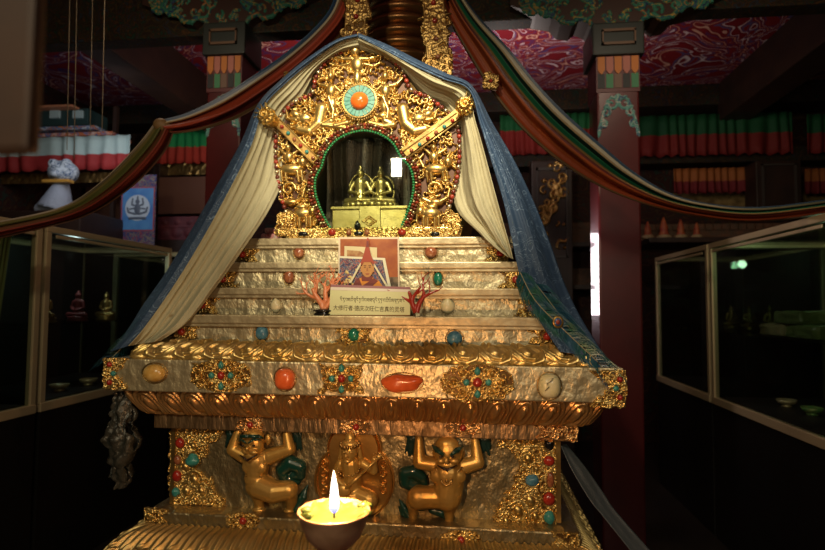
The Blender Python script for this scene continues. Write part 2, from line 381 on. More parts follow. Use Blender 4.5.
# beams: one across in front of the pillars' line, joists running back, a painted beam over the gallery
def beam(n, x0, x1, y0, y1, z0, z1, m): struct('', boxo('trim_%d' % n, x0, x1, y0, y1, z0, z1, m, None, .01))
z0 = P(412, 17, 3.5).z
beam(1, XL, XR, 3.60, 3.74, z0, ZC, M_BEAMP)
beam(2, XL, XR, 6.0, 6.35, P(500, 113, 6.05).z, ZC, M_BEAMP)
beam(4, 2.55, 2.85, 3.74, 6.05, 3.45, ZC, DWOOD)
beam(5, -3.0, -2.75, 3.74, 6.05, 3.42, ZC, DWOOD)
beam(6, XL, XR, 6.1, 6.4, P(500, 167, 6.1).z, P(500, 153, 6.1).z, M_BEAMP)
# painted pillars with brackets
def pillar(px, label, Y=3.5, wpx=40):
    x0 = P(px, 250, Y).x; x1 = x0 + wpx/F*Y; xc = (x0+x1)/2; hw = (x1-x0)/2; yc = Y+hw
    r = empty('pillar', (xc, yc, 0), label, 'pillar', 'red lacquered pillars')
    bx = boxo('shaft', x0, x1, Y, Y+2*hw, 0, P(px, 90, Y).z, WOODR, r, .012)
    zz = lambda py: P(px+20, py, Y).z
    bd = boxo('painted_collar', x0-.004, x1+.004, Y-.004, Y+2*hw+.004, zz(92), zz(56), mat('collar_paint', (.10, .02, .02), 0, .5), r)
    n = 5; tw = 2*hw/n
    for k in range(n):
        xx = x0+tw*(k+.5)
        pts = [(xx-tw*.42, zz(57)), (xx-tw*.42, zz(70)), (xx-tw*.2, zz(73)), (xx, zz(74.5)), (xx+tw*.2, zz(73)), (xx+tw*.42, zz(70)), (xx+tw*.42, zz(57))]
        c = [(.50, .16, .03), (.42, .14, .10)][k % 2]
        poly('painted_tongue', pts, Y-.012, Y-.004, mat('tongue_%d' % (k % 2), c, 0, .6), bd)
        c = [(.02, .02, .02), (.05, .20, .09), (.16, .09, .06)][k % 3]
        pts = [(xx-tw*.42, zz(74)), (xx-tw*.42, zz(88)), (xx+tw*.42, zz(88)), (xx+tw*.42, zz(74))]
        poly('painted_tongue', pts, Y-.008, Y-.004, mat('tongue_low_%d' % (k % 3), c, 0, .6), bd)
    rf = Relief(x0, x1, zz(138), zz(92), .004)
    for sg in (-1, 1):
        for (dx, py, R) in ((.33, 104, .045), (.62, 112, .035), (.72, 124, .025)):
            rf.spiral(xc+sg*hw*dx, zz(py), R, 1.1, 1.5, .011, .010, 0, sg)
        rf.line([(xc+sg*hw*.95, zz(135)), (xc+sg*hw*.8, zz(120)), (xc+sg*hw*.5, zz(100)), (xc, zz(95))], .012, .008, 0, .5)
    rf.dot(xc, zz(97), .022, .01)
    rf.build('painted_scroll', Y, pattern_mat('scroll_paint', (.12, .30, .26), [(.48, .03, (.45, .40, .38)), (.6, .03, (.06, .08, .16))], 12), r)
    z1 = zz(56)
    boxo('capital_block', x0-.03, x1+.03, Y-.03, Y+2*hw+.03, z1, zz(24), mat('capital_black', (.018, .022, .018), 0, .5), r, .01)
    f = bmesh.new(); 
    for (a, b, c, d) in ((.8, .8, 47, 44.5), (.8, .8, 34, 31.5)): box(f, xc-hw*a, xc+hw*b, Y-.045, Y-.03, zz(c), zz(d))
    box(f, xc-hw*.8, xc-hw*.72, Y-.045, Y-.03, zz(47), zz(32)); box(f, xc+hw*.72, xc+hw*.8, Y-.045, Y-.03, zz(47), zz(32))
    obj('block_frame', f, mat('frame_brown', (.12, .06, .03), 0, .5), r)
    # bracket: scrolled silhouette
    pts = [(-1, 56), (-1, 24)]
    def br(sg):
        return [(xc+sg*hw*u, zz(v)) for u, v in ((0, 26), (1.1, 26), (1.3, 20), (1.8, 16), (2.1, 21), (2.7, 19), (3.1, 10), (3.9, 7), (4.6, 2), (5.2, -2), (5.2, -14), (0, -14))]
    for sg in (-1, 1):
        b = poly('bracket', br(sg), Y+.02, Y+2*hw-.02, mat('bracket_paint_base', (.045, .02, .014), 0, .5), r)
        rf = Relief(min(xc, xc+sg*hw*5.2), max(xc, xc+sg*hw*5.2), zz(26), zz(-14), .006)
        rnd = random.Random(3)
        for k in range(26):
            u = rnd.uniform(.1, 4.8); v = rnd.uniform(-10, 22-u*4.4)
            rf.spiral(xc+sg*hw*u, zz(v), rnd.uniform(.025, .055), 1, rnd.uniform(0, 6), .010, .012, 0, sg)
        rf.line([(xc+sg*hw*u, zz(v-2)) for u, v in ((0, 26), (1.1, 26), (1.3, 20), (1.8, 16), (2.1, 21), (2.7, 19), (3.1, 10), (3.9, 7), (4.6, 2))], .014, .014)
        rf.build('bracket_scrolls', Y+.02, pattern_mat('bracket_paint', (.03, .14, .09), [(.42, .02, (.32, .20, .05)), (.5, .02, (.02, .04, .09)), (.58, .02, (.30, .12, .04))], 8), b)
    return r
pillar(599, 'red lacquered pillar right of the stupa with painted collar')
pillar(203, 'red lacquered pillar left of the stupa, mostly behind the cream and blue cloth', wpx=38)

# ---------------------------------------------------------------- gallery at the back
def valance(px0, px1, pyt, pym, pyb, Y, label, cu, cl, name='pleated_valance', group=None, per=.11, top2=None):
    a = P(px0, pyt, Y); b = P(px1, (top2 or pyt), Y); zb = P((px0+px1)/2, pyb, Y).z; zt = P((px0+px1)/2, pyt, Y).z; f = (P((px0+px1)/2, pym, Y).z-zb)/(zt-zb)
    n = max(20, int((b.x-a.x)/per*14)); V = []; UV = []; m = 6
    for i in range(n):
        x = a.x+(b.x-a.x)*i/(n-1)
        for j in range(m):
            t = j/(m-1); z = zb+(zt-zb)*t
            y = Y+.016*math.sin(x/per*2*PI+2.2*math.sin(x*5.3)+1.3*math.sin(x*11.7+t*.8))*(1.3-.7*t)+.014*math.sin(x*17+t)*(1-t)
            V.append((x, y, z+(.01*math.sin(x/per*2*PI) if j == 0 else 0))); UV.append((t, i/(n-1)))
    Fc = [(i*m+j, i*m+j+1, (i+1)*m+j+1, (i+1)*m+j) for i in range(n-1) for j in range(m-1)]
    o = pydata(name, np.array(V), Fc, band_mat('valance_cloth', [(0, cl), (f, cu)], bump=(30, .3, .01)), None, True, UV)
    so = o.modifiers.new('thickness', 'SOLIDIFY'); so.thickness = .004
    return tag(o, label, 'valance', group)
GV, RV = (.010, .11, .035), (.24, .022, .018)
valance(500, 592, 114, 130, 154, 6.0, 'green and red pleated valance between the stupa cloth and the right pillar', GV, RV)
valance(636, 792, 114, 134, 155, 6.0, 'green and red pleated valance right of the right pillar', (.008, .075, .028), (.17, .015, .013))
valance(806, 905, 113, 132, 152, 6.0, 'green and red pleated valance at the far right edge', (.008, .075, .028), (.17, .015, .013))
valance(150, 222, 131, 147, 163, 6.0, 'bright green and red pleated valance under the left cloth swag', (.02, .30, .09), (.50, .05, .03))
valance(-70, 131, 138, 156, 171, 4.7, 'long white and red pleated valance hanging at the far left', (.36, .46, .44), (.30, .025, .025), per=.16)

OCH = mat('ochre_board', (.30, .20, .07), 0, .7, var=(.12, .07, .02), vscale=18)
def fringe(px0, px1, label):
    valance(px0, px1, 168, 181, 193, 6.15, label, (.34, .11, .03), (.16, .015, .02), 'orange_fringe', 'pleated orange fringes on the gallery', .085)
    a = P(px0, 193, 6.35); b = P(px1, 193, 6.35)
    tag(boxo('painted_board', a.x, b.x, 6.35, 6.4, P(700, 211, 6.35).z, P(700, 193, 6.35).z, OCH), 'ochre painted board below the ' + label.replace('pleated ', ''), 'board')
fringe(673, 756, 'pleated orange fringe left of the dark panelled post')
fringe(805, 880, 'pleated orange fringe right of the dark panelled post')
def carved_post(px0, px1, py0, py1, Y, label, m=None, scroll=False):
    a = P(px0, py1, Y); b = P(px1, py0, Y); o = empty('panelled_post', ((a.x+b.x)/2, Y, a.z), label, 'post')
    boxo('body', a.x, b.x, Y, Y+.25, 0 if scroll else a.z, b.z, m or DWOOD, o, .01)
    w_ = b.x-a.x; bm = bmesh.new()
    for (x0, x1, z0, z1) in ((.12, .88, .04, .06), (.12, .88, .9, .93), (.12, .16, .04, .93), (.84, .88, .04, .93)):
        box(bm, a.x+w_*x0, a.x+w_*x1, Y-.02, Y, a.z+(b.z-a.z)*z0, a.z+(b.z-a.z)*z1)
    obj('panel_frame', bm, mat('frame_grey', (.05, .04, .035), 0, .5), o)
    if scroll:
        rf = Relief(a.x, b.x, a.z, b.z, .008); rf.fill(60, .05, .03, inside=lambda x, z: abs(x-(a.x+b.x)/2) < w_*.3, seed=5)
        rf.build('gilt_scrolls', Y, DGOLD, o)
    return o
carved_post(757, 801, 160, 212, 5.9, 'dark panelled post on the right gallery between two orange fringes')
carved_post(532, 572, 160, 262, 5.6, 'dark carved shrine post with dull gilt scrolls behind the blue cloth', None, True)
carved_post(120, 160, 163, 200, 5.9, 'dark panelled post above the blue painted scroll')
# ledges with rows of blocks and offerings
def ledge(px0, px1, py0, py1, Y, label, n):
    a = P(px0, py1, Y); b = P(px1, py0, Y); o = empty('shelf', ((a.x+b.x)/2, Y, a.z), label, 'shelf')
    boxo('board', a.x, b.x, Y-.3, Y+.4, a.z, a.z+.05, DWOOD, o, .008)
    bm = bmesh.new(); 
    for k in range(n):
        x = a.x+(b.x-a.x)*(k+.5)/n; box(bm, x-.03, x+.03, Y+.02, Y+.06, b.z-.06, b.z)
    box(bm, a.x, b.x, Y+.04, Y+.1, a.z+.05, b.z)
    q = obj('dentil_row', bm, mat('dull_brocade', (.14, .06, .03), 0, .7, var=(.08, .05, .03), vscale=20), o); return o
ledge(640, 860, 222, 246, 5.7, 'dark shelf with a row of small square blocks, right of the right pillar', 26)
ledge(500, 596, 222, 250, 6.2, 'dark shelf with small blocks, left of the right pillar', 10)
ledge(500, 596, 268, 290, 6.2, 'lower dark shelf seen between the blue cloth and the right pillar', 10)
ledge(-40, 250, 262, 280, 6.4, 'long dark shelf beyond the left display cases', 24)
def torma(px, py, Y, h, label):
    p = P(px, py, Y); p.z = P(757, 246, 5.7).z+.052; o = empty('offering_cone', p, label, 'offering', 'orange offering cones on the shelf')
    lathe('cone', [(h*.24, 0), (h*.26, h*.1), (h*.16, h*.4), (h*.18, h*.5), (h*.1, h*.8), (.004, h)], p, mat('orange_dough', (.36, .10, .03), 0, .6, var=(.25, .03, .02), vscale=20), o, 20)
    lathe('disc', [(h*.25, 0), (h*.33, .01), (h*.31, .03), (h*.25, .04)], p, mat('dull_white_dough', (.3, .22, .12), 0, .7), o, 20)
for px, h, wh in ((648, .22, 'nearest the red pillar'), (664, .27, 'second from the red pillar'), (681, .24, 'third from the red pillar'), (697, .2, 'fourth from the red pillar')):
    torma(px, 243, 5.52, h*.8, 'orange offering cone on the right shelf, ' + wh)
struct('', boxo('trim_20', XL, XR, 6.4, 6.5, 0, ZC, M_WALL))
ax, bx_ = -4.55, P(95, 213, 4.5).x; tag(boxo('altar_counter', ax, bx_, 4.32, 5.05, 0, P(62, 213.5, 4.5).z-.001, DWOOD, None, .01), 'dark wooden counter behind the left cases carrying the wrapped mask', 'counter')
# left: tiered canopy with painted blocks
cn = empty('shrine_canopy', P(60, 130, 4.9), 'tiered painted canopy with pale square openings above the white and red valance', 'canopy')
a = P(15, 134, 4.9); b = P(118, 122, 4.9)
def rbox(name, p0, p1, y, m, d=.3, sk=.0): 
    A = P(*p0, y); B = P(*p1, y); return boxo(name, min(A.x, B.x), max(A.x, B.x), y, y+d, min(A.z, B.z), max(A.z, B.z), m, cn, .005)
rbox('roof_board', (22, 108), (72, 104), 4.9, mat('orange_board', (.50, .20, .10), 0, .6))
rbox('back_board', (25, 127), (88, 108), 5.0, mat('dark_green_paint', (.02, .05, .05), 0, .6))
for x in (30, 54, 77): rbox('pale_opening', (x-5, 118), (x+5, 110), 4.97, mat('pale_paint', (.38, .50, .52), 0, .6), .03)
rbox('blue_tier', (20, 131), (95, 125), 4.85, pattern_mat('blue_tier_paint', (.10, .16, .30), [(.45, .04, (.5, .5, .5)), (.58, .04, (.45, .16, .06))], 8))
rbox('orange_tier', (10, 138), (112, 131), 4.8, pattern_mat('orange_tier_paint', (.42, .12, .05), [(.45, .04, (.10, .15, .30)), (.58, .04, (.5, .35, .3))], 8))
for px in (14, 116):
    q_ = P(px, 120, 4.98); boxo('canopy_post', q_.x-.02, q_.x+.02, 4.96, 5.0, P(62, 213.5, 4.5).z, P(60, 106, 4.9).z, DWOOD, cn)
# dark gilt carved frieze under it
a = P(-60, 186, 4.85); b = P(128, 172, 4.85)
rf = Relief(a.x, b.x, a.z, b.z, .012); rf.floor([(a.x, a.z), (b.x, a.z), (b.x, b.z), (a.x, b.z)], .004); rf.fill(200, .05, .03, seed=8)
tag(rf.build('carved_frieze', 4.85, DGOLD), 'dark gilt carved frieze directly under the white and red valance', 'frieze')
a = P(158, 176, 6.1); b = P(226, 163, 6.1)
rf = Relief(a.x, b.x, a.z, b.z, .014); rf.floor([(a.x, a.z), (b.x, a.z), (b.x, b.z), (a.x, b.z)], .004); rf.fill(90, .06, .03, seed=9)
tag(rf.build('carved_frieze', 6.1, DGOLD), 'gilt carved frieze under the bright green and red valance', 'frieze')
# scarf-wrapped bundle
p = P(62, 205, 4.5); p.z = P(62, 213.5, 4.5).z+.24; t = empty('wrapped_mask', p, 'white and blue patterned mask wrapped in a pale scarf, behind the left swag', 'mask')
bm = bmesh.new(); ell(bm, p+Vector((0, 0, .13)), (.14, .1, .11), 20); ell(bm, p+Vector((-.06, -.05, .2)), .045, 12); ell(bm, p+Vector((.07, -.05, .2)), .045, 12); ell(bm, p+Vector((0, -.09, .1)), (.05, .05, .04), 12)
fuse('mask_face', bm, pattern_mat('mask_paint', (.45, .50, .55), [(.44, .03, (.06, .10, .20)), (.55, .03, (.05, .08, .12))], 14), t, .012)
bm = bmesh.new(); cap(bm, p+Vector((-.06, 0, -.2)), p+Vector((0, 0, .06)), .15, .05, 20, False); box(bm, p.x-.2, p.x+.06, p.y-.1, p.y+.1, p.z-.235, p.z-.17, .01); fuse('scarf', bm, mat('pale_scarf', (.30, .33, .40), 0, .7, (15, .6, .02)), t, .014)
boxo('brow_band', p.x-.13, p.x+.13, p.y-.1, p.y-.02, p.z+.02, p.z+.05, mat('yellow_band', (.5, .25, .04), 0, .5), t, .01)
# thangka
Y = 4.9; a = P(122, 230, Y); b = P(154, 188, Y); w_ = b.x-a.x; h_ = b.z-a.z
t = empty('painted_scroll', ((a.x+b.x)/2, Y, a.z), 'blue painted scroll showing a figure inside a pale ring', 'scroll painting')
boxo('scroll_border', a.x-.02, b.x+.02, Y, Y+.012, a.z-.16, b.z+.13, pattern_mat('scroll_brocade', (.05, .05, .14), [(.5, .03, (.25, .2, .12)), (.6, .02, (.3, .05, .05))], 16), t)
boxo('painting', a.x, b.x, Y-.006, Y, a.z, b.z, mat('scroll_blue', (.04, .15, .42), 0, .6, var=(.08, .25, .5), vscale=6), t)
boxo('red_edge', a.x-.012, b.x+.012, Y-.004, Y-.001, a.z-.012, b.z+.012, mat('scroll_red', (.3, .05, .06), 0, .6), t)
cx, cz = (a.x+b.x)/2, (a.z+b.z)/2+.01
bm = bmesh.new(); r = bmesh.ops.create_cone(bm, segments=40, radius1=.125, radius2=.125, depth=.004, cap_ends=True, matrix=Matrix.Translation((cx, Y-.008, cz)) @ Matrix.Rotation(PI/2, 4, 'X'))
rg = obj('pale_ring', bm, mat('pale_disc', (.45, .52, .60), 0, .6), t)
rf = Relief(cx-.13, cx+.13, cz-.17, cz+.15, .006)
rf.ell(cx, cz-.01, .03, .06, .01); rf.dot(cx, cz+.06, .022, .012); rf.line([(cx, cz+.08), (cx, cz+.12)], .012, .008, 0, .3)
for sg in (-1, 1):
    rf.line([(cx, cz+.02), (cx+sg*.06, cz+.03), (cx+sg*.05, cz+.09)], .008, .006); rf.line([(cx, cz), (cx+sg*.075, cz-.01)], .008, .006); rf.line([(cx+sg*.02, cz-.06), (cx+sg*.09, cz-.04), (cx+sg*.1, cz)], .010, .006)
rf.line([(cx-.08, cz-.1), (cx+.08, cz-.1)], .012, .008)
rf.build('painted_figure', Y-.010, mat('figure_ink', (.08, .10, .14), 0, .6), t)
# red cloth-fronted tables and heaps of cloth
def clothfront(px0, px1, py0, py1, Y, label, c=(.13, .02, .025)):
    a = P(px0, py1, Y); b = P(px1, py0, Y)
    n = 80; rf = Relief(a.x, b.x, a.z, b.z, .008); rf.floor([(a.x, a.z), (b.x, a.z), (b.x, b.z), (a.x, b.z)], .003)
    k = max(3, int((b.x-a.x)/.13))
    for i in range(k):
        x = a.x+(b.x-a.x)*(i+.5)/k; rf.ell(x, a.z+(b.z-a.z)*.3, .055, .05, .02); rf.ell(x, a.z+(b.z-a.z)*.75, .03, .03, .015)
    rf.line([(a.x, a.z+(b.z-a.z)*.55), (b.x, a.z+(b.z-a.z)*.55)], .012, .01)
    o = empty('draped_table', ((a.x+b.x)/2, Y, a.z), label, 'table')
    rf.build('scalloped_front', Y-.003, mat('dark_red_cloth_%d' % px0, c, 0, .7, var=(c[0]*.6, c[1]*.7, c[2]), vscale=10), o)
    boxo('table_top', a.x-.02, b.x+.02, Y, Y+.5, b.z-.03, b.z, mat('table_plum', (.12, .03, .05), 0, .6), o, .01)
    boxo('table_body', a.x, b.x, Y, Y+.45, 0, b.z-.03, DWOOD, o); return o
clothfront(158, 222, 216, 240, 5.2, 'dark red table front with scalloped hangings right of the blue scroll')
clothfront(60, 121, 232, 262, 5.3, 'dark red draped table left of the blue scroll')
# patterned brown wall hangings behind the left tables
a = P(158, 214, 5.9); b = P(226, 176, 5.9)
tag(boxo('wall_hanging', a.x, b.x, 5.9, 5.93, a.z, b.z, band_mat('hanging', [(0, (.2, .09, .06)), (.5, (.2, .09, .06))], noise_amt=0)), 'brownish pink plain hanging behind the scalloped red table', 'hanging')
a = P(84, 232, 5.9); b = P(120, 186, 5.9)
tag(boxo('wall_hanging', a.x, b.x, 5.9, 5.93, a.z, b.z, mat('hanging_brown', (.15, .07, .05), 0, .8)), 'dull brown hanging left of the blue scroll', 'hanging')
p = P(108, 231, 5.40); bm = bmesh.new()
for dx, dz, r in ((-.06, 0, .07), (.03, .02, .08), (.1, -.01, .06), (0, .05, .06), (-.1, -.02, .05)): ell(bm, p+Vector((dx, 0, dz+.03)), (r, r*.7, r*.7), 14)
tag(fuse('folded_cloth', bm, mat('orange_robe', (.50, .14, .06), 0, .8, (10, .6, .02)), None, .012), 'heap of bright orange cloth left of the blue scroll', 'cloth')
# ---------------------------------------------------------------- display cases
def case(x, y0, y1, depth, zb, zt, label, side, first_end=True, contents=None):
    s = side; o = empty('display_case', (x+s*depth/2, (y0+y1)/2, 0), label, 'display case', 'glass display cases along the sides')
    X0, X1 = sorted((x, x+s*depth)); t = .035
    base = boxo('base_cabinet', X0+.01, X1, y0, y1, 0, zb-t, mat('case_black', (.01, .009, .008), 0, .3), o, .004)
    def rail(nm, a0, a1, b0, b1, c0, c1, m=ALU): return boxo(nm, min(a0, a1), max(a0, a1), b0, b1, c0, c1, m, o, .004)
    rail('top_rail', x, x+s*t, y0, y1, zt-t, zt); rail('top_rail', x+s*(depth-t), x+s*depth, y0, y1, zt-t, zt)
    rail('top_rail', x+s*t, x+s*(depth-t), y0, y0+t, zt-t, zt); rail('top_rail', x+s*t, x+s*(depth-t), y1-t, y1, zt-t, zt)
    rail('bottom_rail', x-s*.005, x+s*t, y0, y1, zb-t, zb+.012)
    rail('trim_strip', x-s*.006, x, y0+.06, y1-.06, zt-t-.03, zt-t-.012)
    for yy in (y0, y1-t):
        rail('post', x, x+s*t, yy, yy+t, zb, zt-t); rail('post', x+s*(depth-t), x+s*depth, yy, yy+t, zb, zt-t)
    rail('glass_pane', x+s*.012, x+s*.018, y0+t, y1-t, zb+.012, zt-t, GLASS)
    rail('glass_pane', x+s*t, x+s*(depth-t), y0+.012, y0+.018, zb, zt-t, GLASS); rail('glass_pane', x+s*t, x+s*(depth-t), y1-.018, y1-.012, zb, zt-t, GLASS)
    rail('glass_lid', x+s*t, x+s*(depth-t), y0+t, y1-t, zt-.015, zt-.009, GLASS)
    rail('back_panel', x+s*(depth-t), x+s*(depth-t-.01), y0+t, y1-t, zb, zt-t, mat('case_back', (.02, .012, .01), 0, .6))
    rail('shelf_board', x+s*.05, x+s*(depth-t-.01), y0+t, y1-t, zb-.01, zb+.015, mat('case_shelf', (.03, .02, .02), 0, .5))
    if contents: rail('glass_shelf', x+s*.12, x+s*(depth-t-.01), y0+t, y1-t, zb+.42, zb+.428, GLASS)
    return o
zt, zb = 1.92, .90
case(1.55, 2.58, 3.86, .75, zb, zt, 'right display case nearest the viewer with greenish glow and pale rails', 1, contents=1)
case(1.55, 3.89, 4.97, .75, zb, zt, 'right display case farther back beside the red pillar', 1, contents=1)
case(-2.31, 1.5, 2.70, .75, .95, zt, 'left display case cut off by the picture edge', -1)
case(-2.31, 2.73, 3.97, .75, .95, zt, 'left display case in full view beside the cloth', -1, contents=1)
case(-2.05, 4.05, 5.0, .8, .95, zt-.02, 'small far left display case partly hidden by the blue cloth edge', -1)
# olive curtain in the first left case
a = 2.72
V = []; Fc = []
for i in range(40):
    t = i/39
    for j in range(8):
        u = j/7; V.append((-2.375-.012*math.sin(t*40), 2.42+.15*t-.10*(1-u), .97+.88*u))
Fc = [(i*8+j, i*8+j+1, (i+1)*8+j+1, (i+1)*8+j) for i in range(39) for j in range(7)]
o = pydata('olive_curtain', np.array(V), Fc, mat('olive_cloth', (.16, .17, .05), 0, .7)); so = o.modifiers.new('thickness', 'SOLIDIFY'); so.thickness = .003
tag(o, 'olive green curtain strip inside the left edge display case', 'curtain')
# contents: small figures, bowls and wrapped bundles
def statuette(name, c, h, m, label, cat='statue', group=None, robe=None):
    x, y, z = c; o = empty(name, c, label, cat, group); s = h
    lathe('lotus_base', [(.26*s, 0), (.3*s, .03*s), (.24*s, .07*s), (.29*s, .12*s), (.25*s, .15*s)], c, m, o, 24)
    bm = bmesh.new(); v = lambda a, b, d: Vector((x+a*s, y+b*s, z+d*s))
    for sg in (-1, 1): chain(bm, [v(sg*.1, 0, .22), v(sg*.27, -.06, .19), v(sg*.04, -.16, .2)], [.085*s, .075*s, .045*s]); chain(bm, [v(sg*.14, 0, .58), v(sg*.2, -.02, .4), v(sg*.05, -.13, .33)], [.055*s, .045*s, .03*s])
    chain(bm, [v(0, 0, .2), v(0, 0, .4), v(0, 0, .58)], [.14*s, .11*s, .12*s]); cap(bm, v(0, 0, .6), v(0, 0, .7), .05*s, .05*s)
    ell(bm, v(0, -.01, .76), (.085*s, .09*s, .1*s), 16); ell(bm, v(0, 0, .88), .04*s, 10)
    fuse('figure', bm, robe or m, o, h*.018)
    return o
def bowl(c, r, m, label, group=None):
    return tag(lathe('offering_bowl', [(r*.5, 0), (r*.55, .005), (r*.3, .01), (r*.8, r*.35), (r, r*.75), (r*.95, r*.75), (r*.7, r*.4), (.001, r*.2)], c, m, None, 24), label, 'bowl', group)
GG = mat('greenish_glass_offering', (.10, .30, .08), .2, .25, var=(.35, .4, .15), vscale=30)
shelf = zb+.016; mid = zb+.429
spots = ['nearest the front post', 'second from the front post', 'third from the front post', 'fourth from the front post', 'farthest back']
for k in range(4): statuette('small_statue', (2.1, 2.72+.26*k, mid), .22, [GG, DGOLD, mat('white_jade', (.35, .42, .35), 0, .3), GG][k], 'small seated figure in the near right case, ' + spots[k], 'statue', 'figures in the near right case')
for k in range(3): statuette('small_statue', (1.98, 3.98+.28*k, mid), .2, DGOLD, 'small gilt seated figure in the far right case, ' + spots[k], 'statue', 'figures in the far right case')
for k in range(3): statuette('small_statue', (-2.6, 3.08+.28*k, .95+.429), .22, [DGOLD, mat('case_red', (.2, .03, .03), 0, .5), DGOLD][k], 'small seated figure in the full-view left case, ' + spots[k], 'statue', 'figures in the left case')
tag(lathe('glow_jar', [(.05, 0), (.075, .02), (.08, .08), (.06, .13), (.04, .15), (.045, .17), (.001, .17)], (1.84, 2.78, mid), mat('green_glow_jar', (.08, .40, .10), 0, .15, coat=.5, var=(.3, .5, .2), vscale=20), None, 24), 'round bright green jar standing in for a green glow in the near right case', 'jar')  # bright green jar added in place of a glow inside the case
for k in range(4): bowl((1.82, 2.75+.25*k, shelf), .055, [GG, ALU, GG, ALU][k], 'metal offering bowl in the near right case, ' + spots[k], 'bowls in the near right case')
for k in range(3): bowl((-2.5, 3.1+.25*k, .967), .055, ALU, 'metal offering bowl in the full-view left case, ' + spots[k], 'bowls in the left case')
for k, (y, z) in enumerate(((3.2, mid), (3.5, mid), (3.34, mid+.075))):
    bm = box(bmesh.new(), 1.74, 1.93, y-.14, y+.14, z, z+.073, .02); bmesh.ops.subdivide_edges(bm, edges=bm.edges[:], cuts=3, use_grid_fill=True)
    for v in bm.verts: v.co += Vector(noise.noise_vector(v.co*22))*.012*(1 if v.co.z > z+.01 else 0)
    t = obj('wrapped_bundle', bm, mat('green_wrap_%d' % (k % 2), [(.09, .13, .04), (.20, .18, .08)][k % 2], 0, .3, (20, .5, .01)), None)
    tag(t, ['greenish wrapped bundle on the shelf of the near right case, nearer the viewer', 'yellowish wrapped bundle on the shelf of the near right case, behind the green one', 'green wrapped bundle stacked on top of the other two'][k], 'bundle')
#SECTION stupa
# ---------------------------------------------------------------- the stupa
ST = empty('reliquary_stupa', (XC, YC, 0), 'large gilded stepped reliquary stupa studded with coral and turquoise, filling the middle', 'stupa')
def zc(py, Y): return P(366, py, Y).z
def hw(px, py, Y): return abs(P(px, py, Y).x - XC)
def block(name, W, Yf, z0, z1, m, parent=None, bev=.003):
    return boxo(name, XC-W, XC+W, Yf, 2*YC-Yf, z0, z1, m, parent or ST, bev)
def moulding(name, W, Yf, prof, disp, m, n=420, nv=36, parent=None, sides=True):
    """a run of chased petals carried round the stupa with mitred corners; prof = [(outset, z)], disp(s, v) = relief height"""
    pr = spl(prof, nv); dpr = np.gradient(pr, axis=0); nr = np.stack([dpr[:, 1], -dpr[:, 0]], 1); nr /= np.linalg.norm(nr, axis=1)[:, None]
    if nr[nv//2, 0] < 0: nr = -nr
    T = np.linspace(-1, 1, n); D = YC-Yf; V = []; Fc = []
    for side in range(3 if sides else 1):
        half = W if side == 0 else D
        s = T*half; v = np.linspace(0, 1, nv); Sg, Vg = np.meshgrid(s, v, indexing='ij')
        d = disp(Sg, Vg, half)*np.clip((half-np.abs(Sg))/.015, 0, 1)
        o = pr[None, :, 0]+d*nr[None, :, 0]; z = pr[None, :, 1]+d*nr[None, :, 1]+0*Sg
        a = T[:, None]*(half+o); b = (D if side == 0 else W)+o
        if side == 0: X, Y_ = XC+a, YC-b
        elif side == 1: X, Y_ = XC+b, YC+a
        else: X, Y_ = XC-b, YC-a
        off = len(V)*n*nv if False else sum(len(q) for q in V)
        V.append(np.stack([X, Y_, z], -1).reshape(-1, 3)); i, j = np.meshgrid(np.arange(n-1), np.arange(nv-1), indexing='ij')
        q = (i*nv+j).ravel()+off; Fc.append(np.stack([q, q+nv, q+nv+1, q+1], 1))
    return pydata(name, np.concatenate(V), np.concatenate(Fc), m, parent or ST, True)
def tile(period, height, draw, res=.0012):
    """relief drawn once for one petal, then repeated along the moulding"""
    r = Relief(-period, 2*period, 0, height, res); r.H[:] = 0
    for k in (-1, 0, 1): draw(r, k*period)
    i0 = np.searchsorted(r.x, 0); i1 = np.searchsorted(r.x, period); H = r.H[i0:i1]
    def f(s, v, mirror=True):
        u = (np.abs(s) if mirror else s)/period; u = u-np.floor(u); ii = np.minimum((u*H.shape[0]).astype(int), H.shape[0]-1); jj = np.minimum((v*(H.shape[1]-1)).astype(int), H.shape[1]-1)
        # bilinear along u for smoothness
        i2 = (ii+1) % H.shape[0]; w_ = u*H.shape[0]-ii
        return H[ii, jj]*(1-w_)+H[i2, jj]*w_
    return f
# --- slab
YS = 1.68
zs1, zs0 = zc(363.5, YS), zc(397, YS); WS = hw(624, 387, YS)
slab = block('slab', WS, YS, zs0, zs1, FOIL, bev=.004)
# --- steps
YR = [1.775, 1.835, 1.885, 1.935]; YLp = [1.755, 1.815, 1.867, 1.918]
rows = [(342, 325, 316), (316, 295.5, 288), (289, 269, 262), (262, 245.5, 237.5)]      # riser foot, riser head, lip top
pxr = [556, 541, 524, 508]
steps = []
for k in range(4):
    Y = YR[k]; W = hw(pxr[k], rows[k][0], Y)
    z0 = zc(rows[k][0], Y)-(.03 if k == 0 else .012); z1 = zc(rows[k][1], Y)
    st = block('step', W, Y, z0, z1, FOIL); steps.append(st)
    lw = W+.028
    b = block('step_lip', lw, YLp[k], z1, zc(rows[k][2], YLp[k]), LIP, st, .004)
    b2 = block('step_lip', lw-.012, YLp[k]+.006, z1-.010, z1+.001, LIP, st, .002)
ztop = zc(rows[3][2], YLp[3])
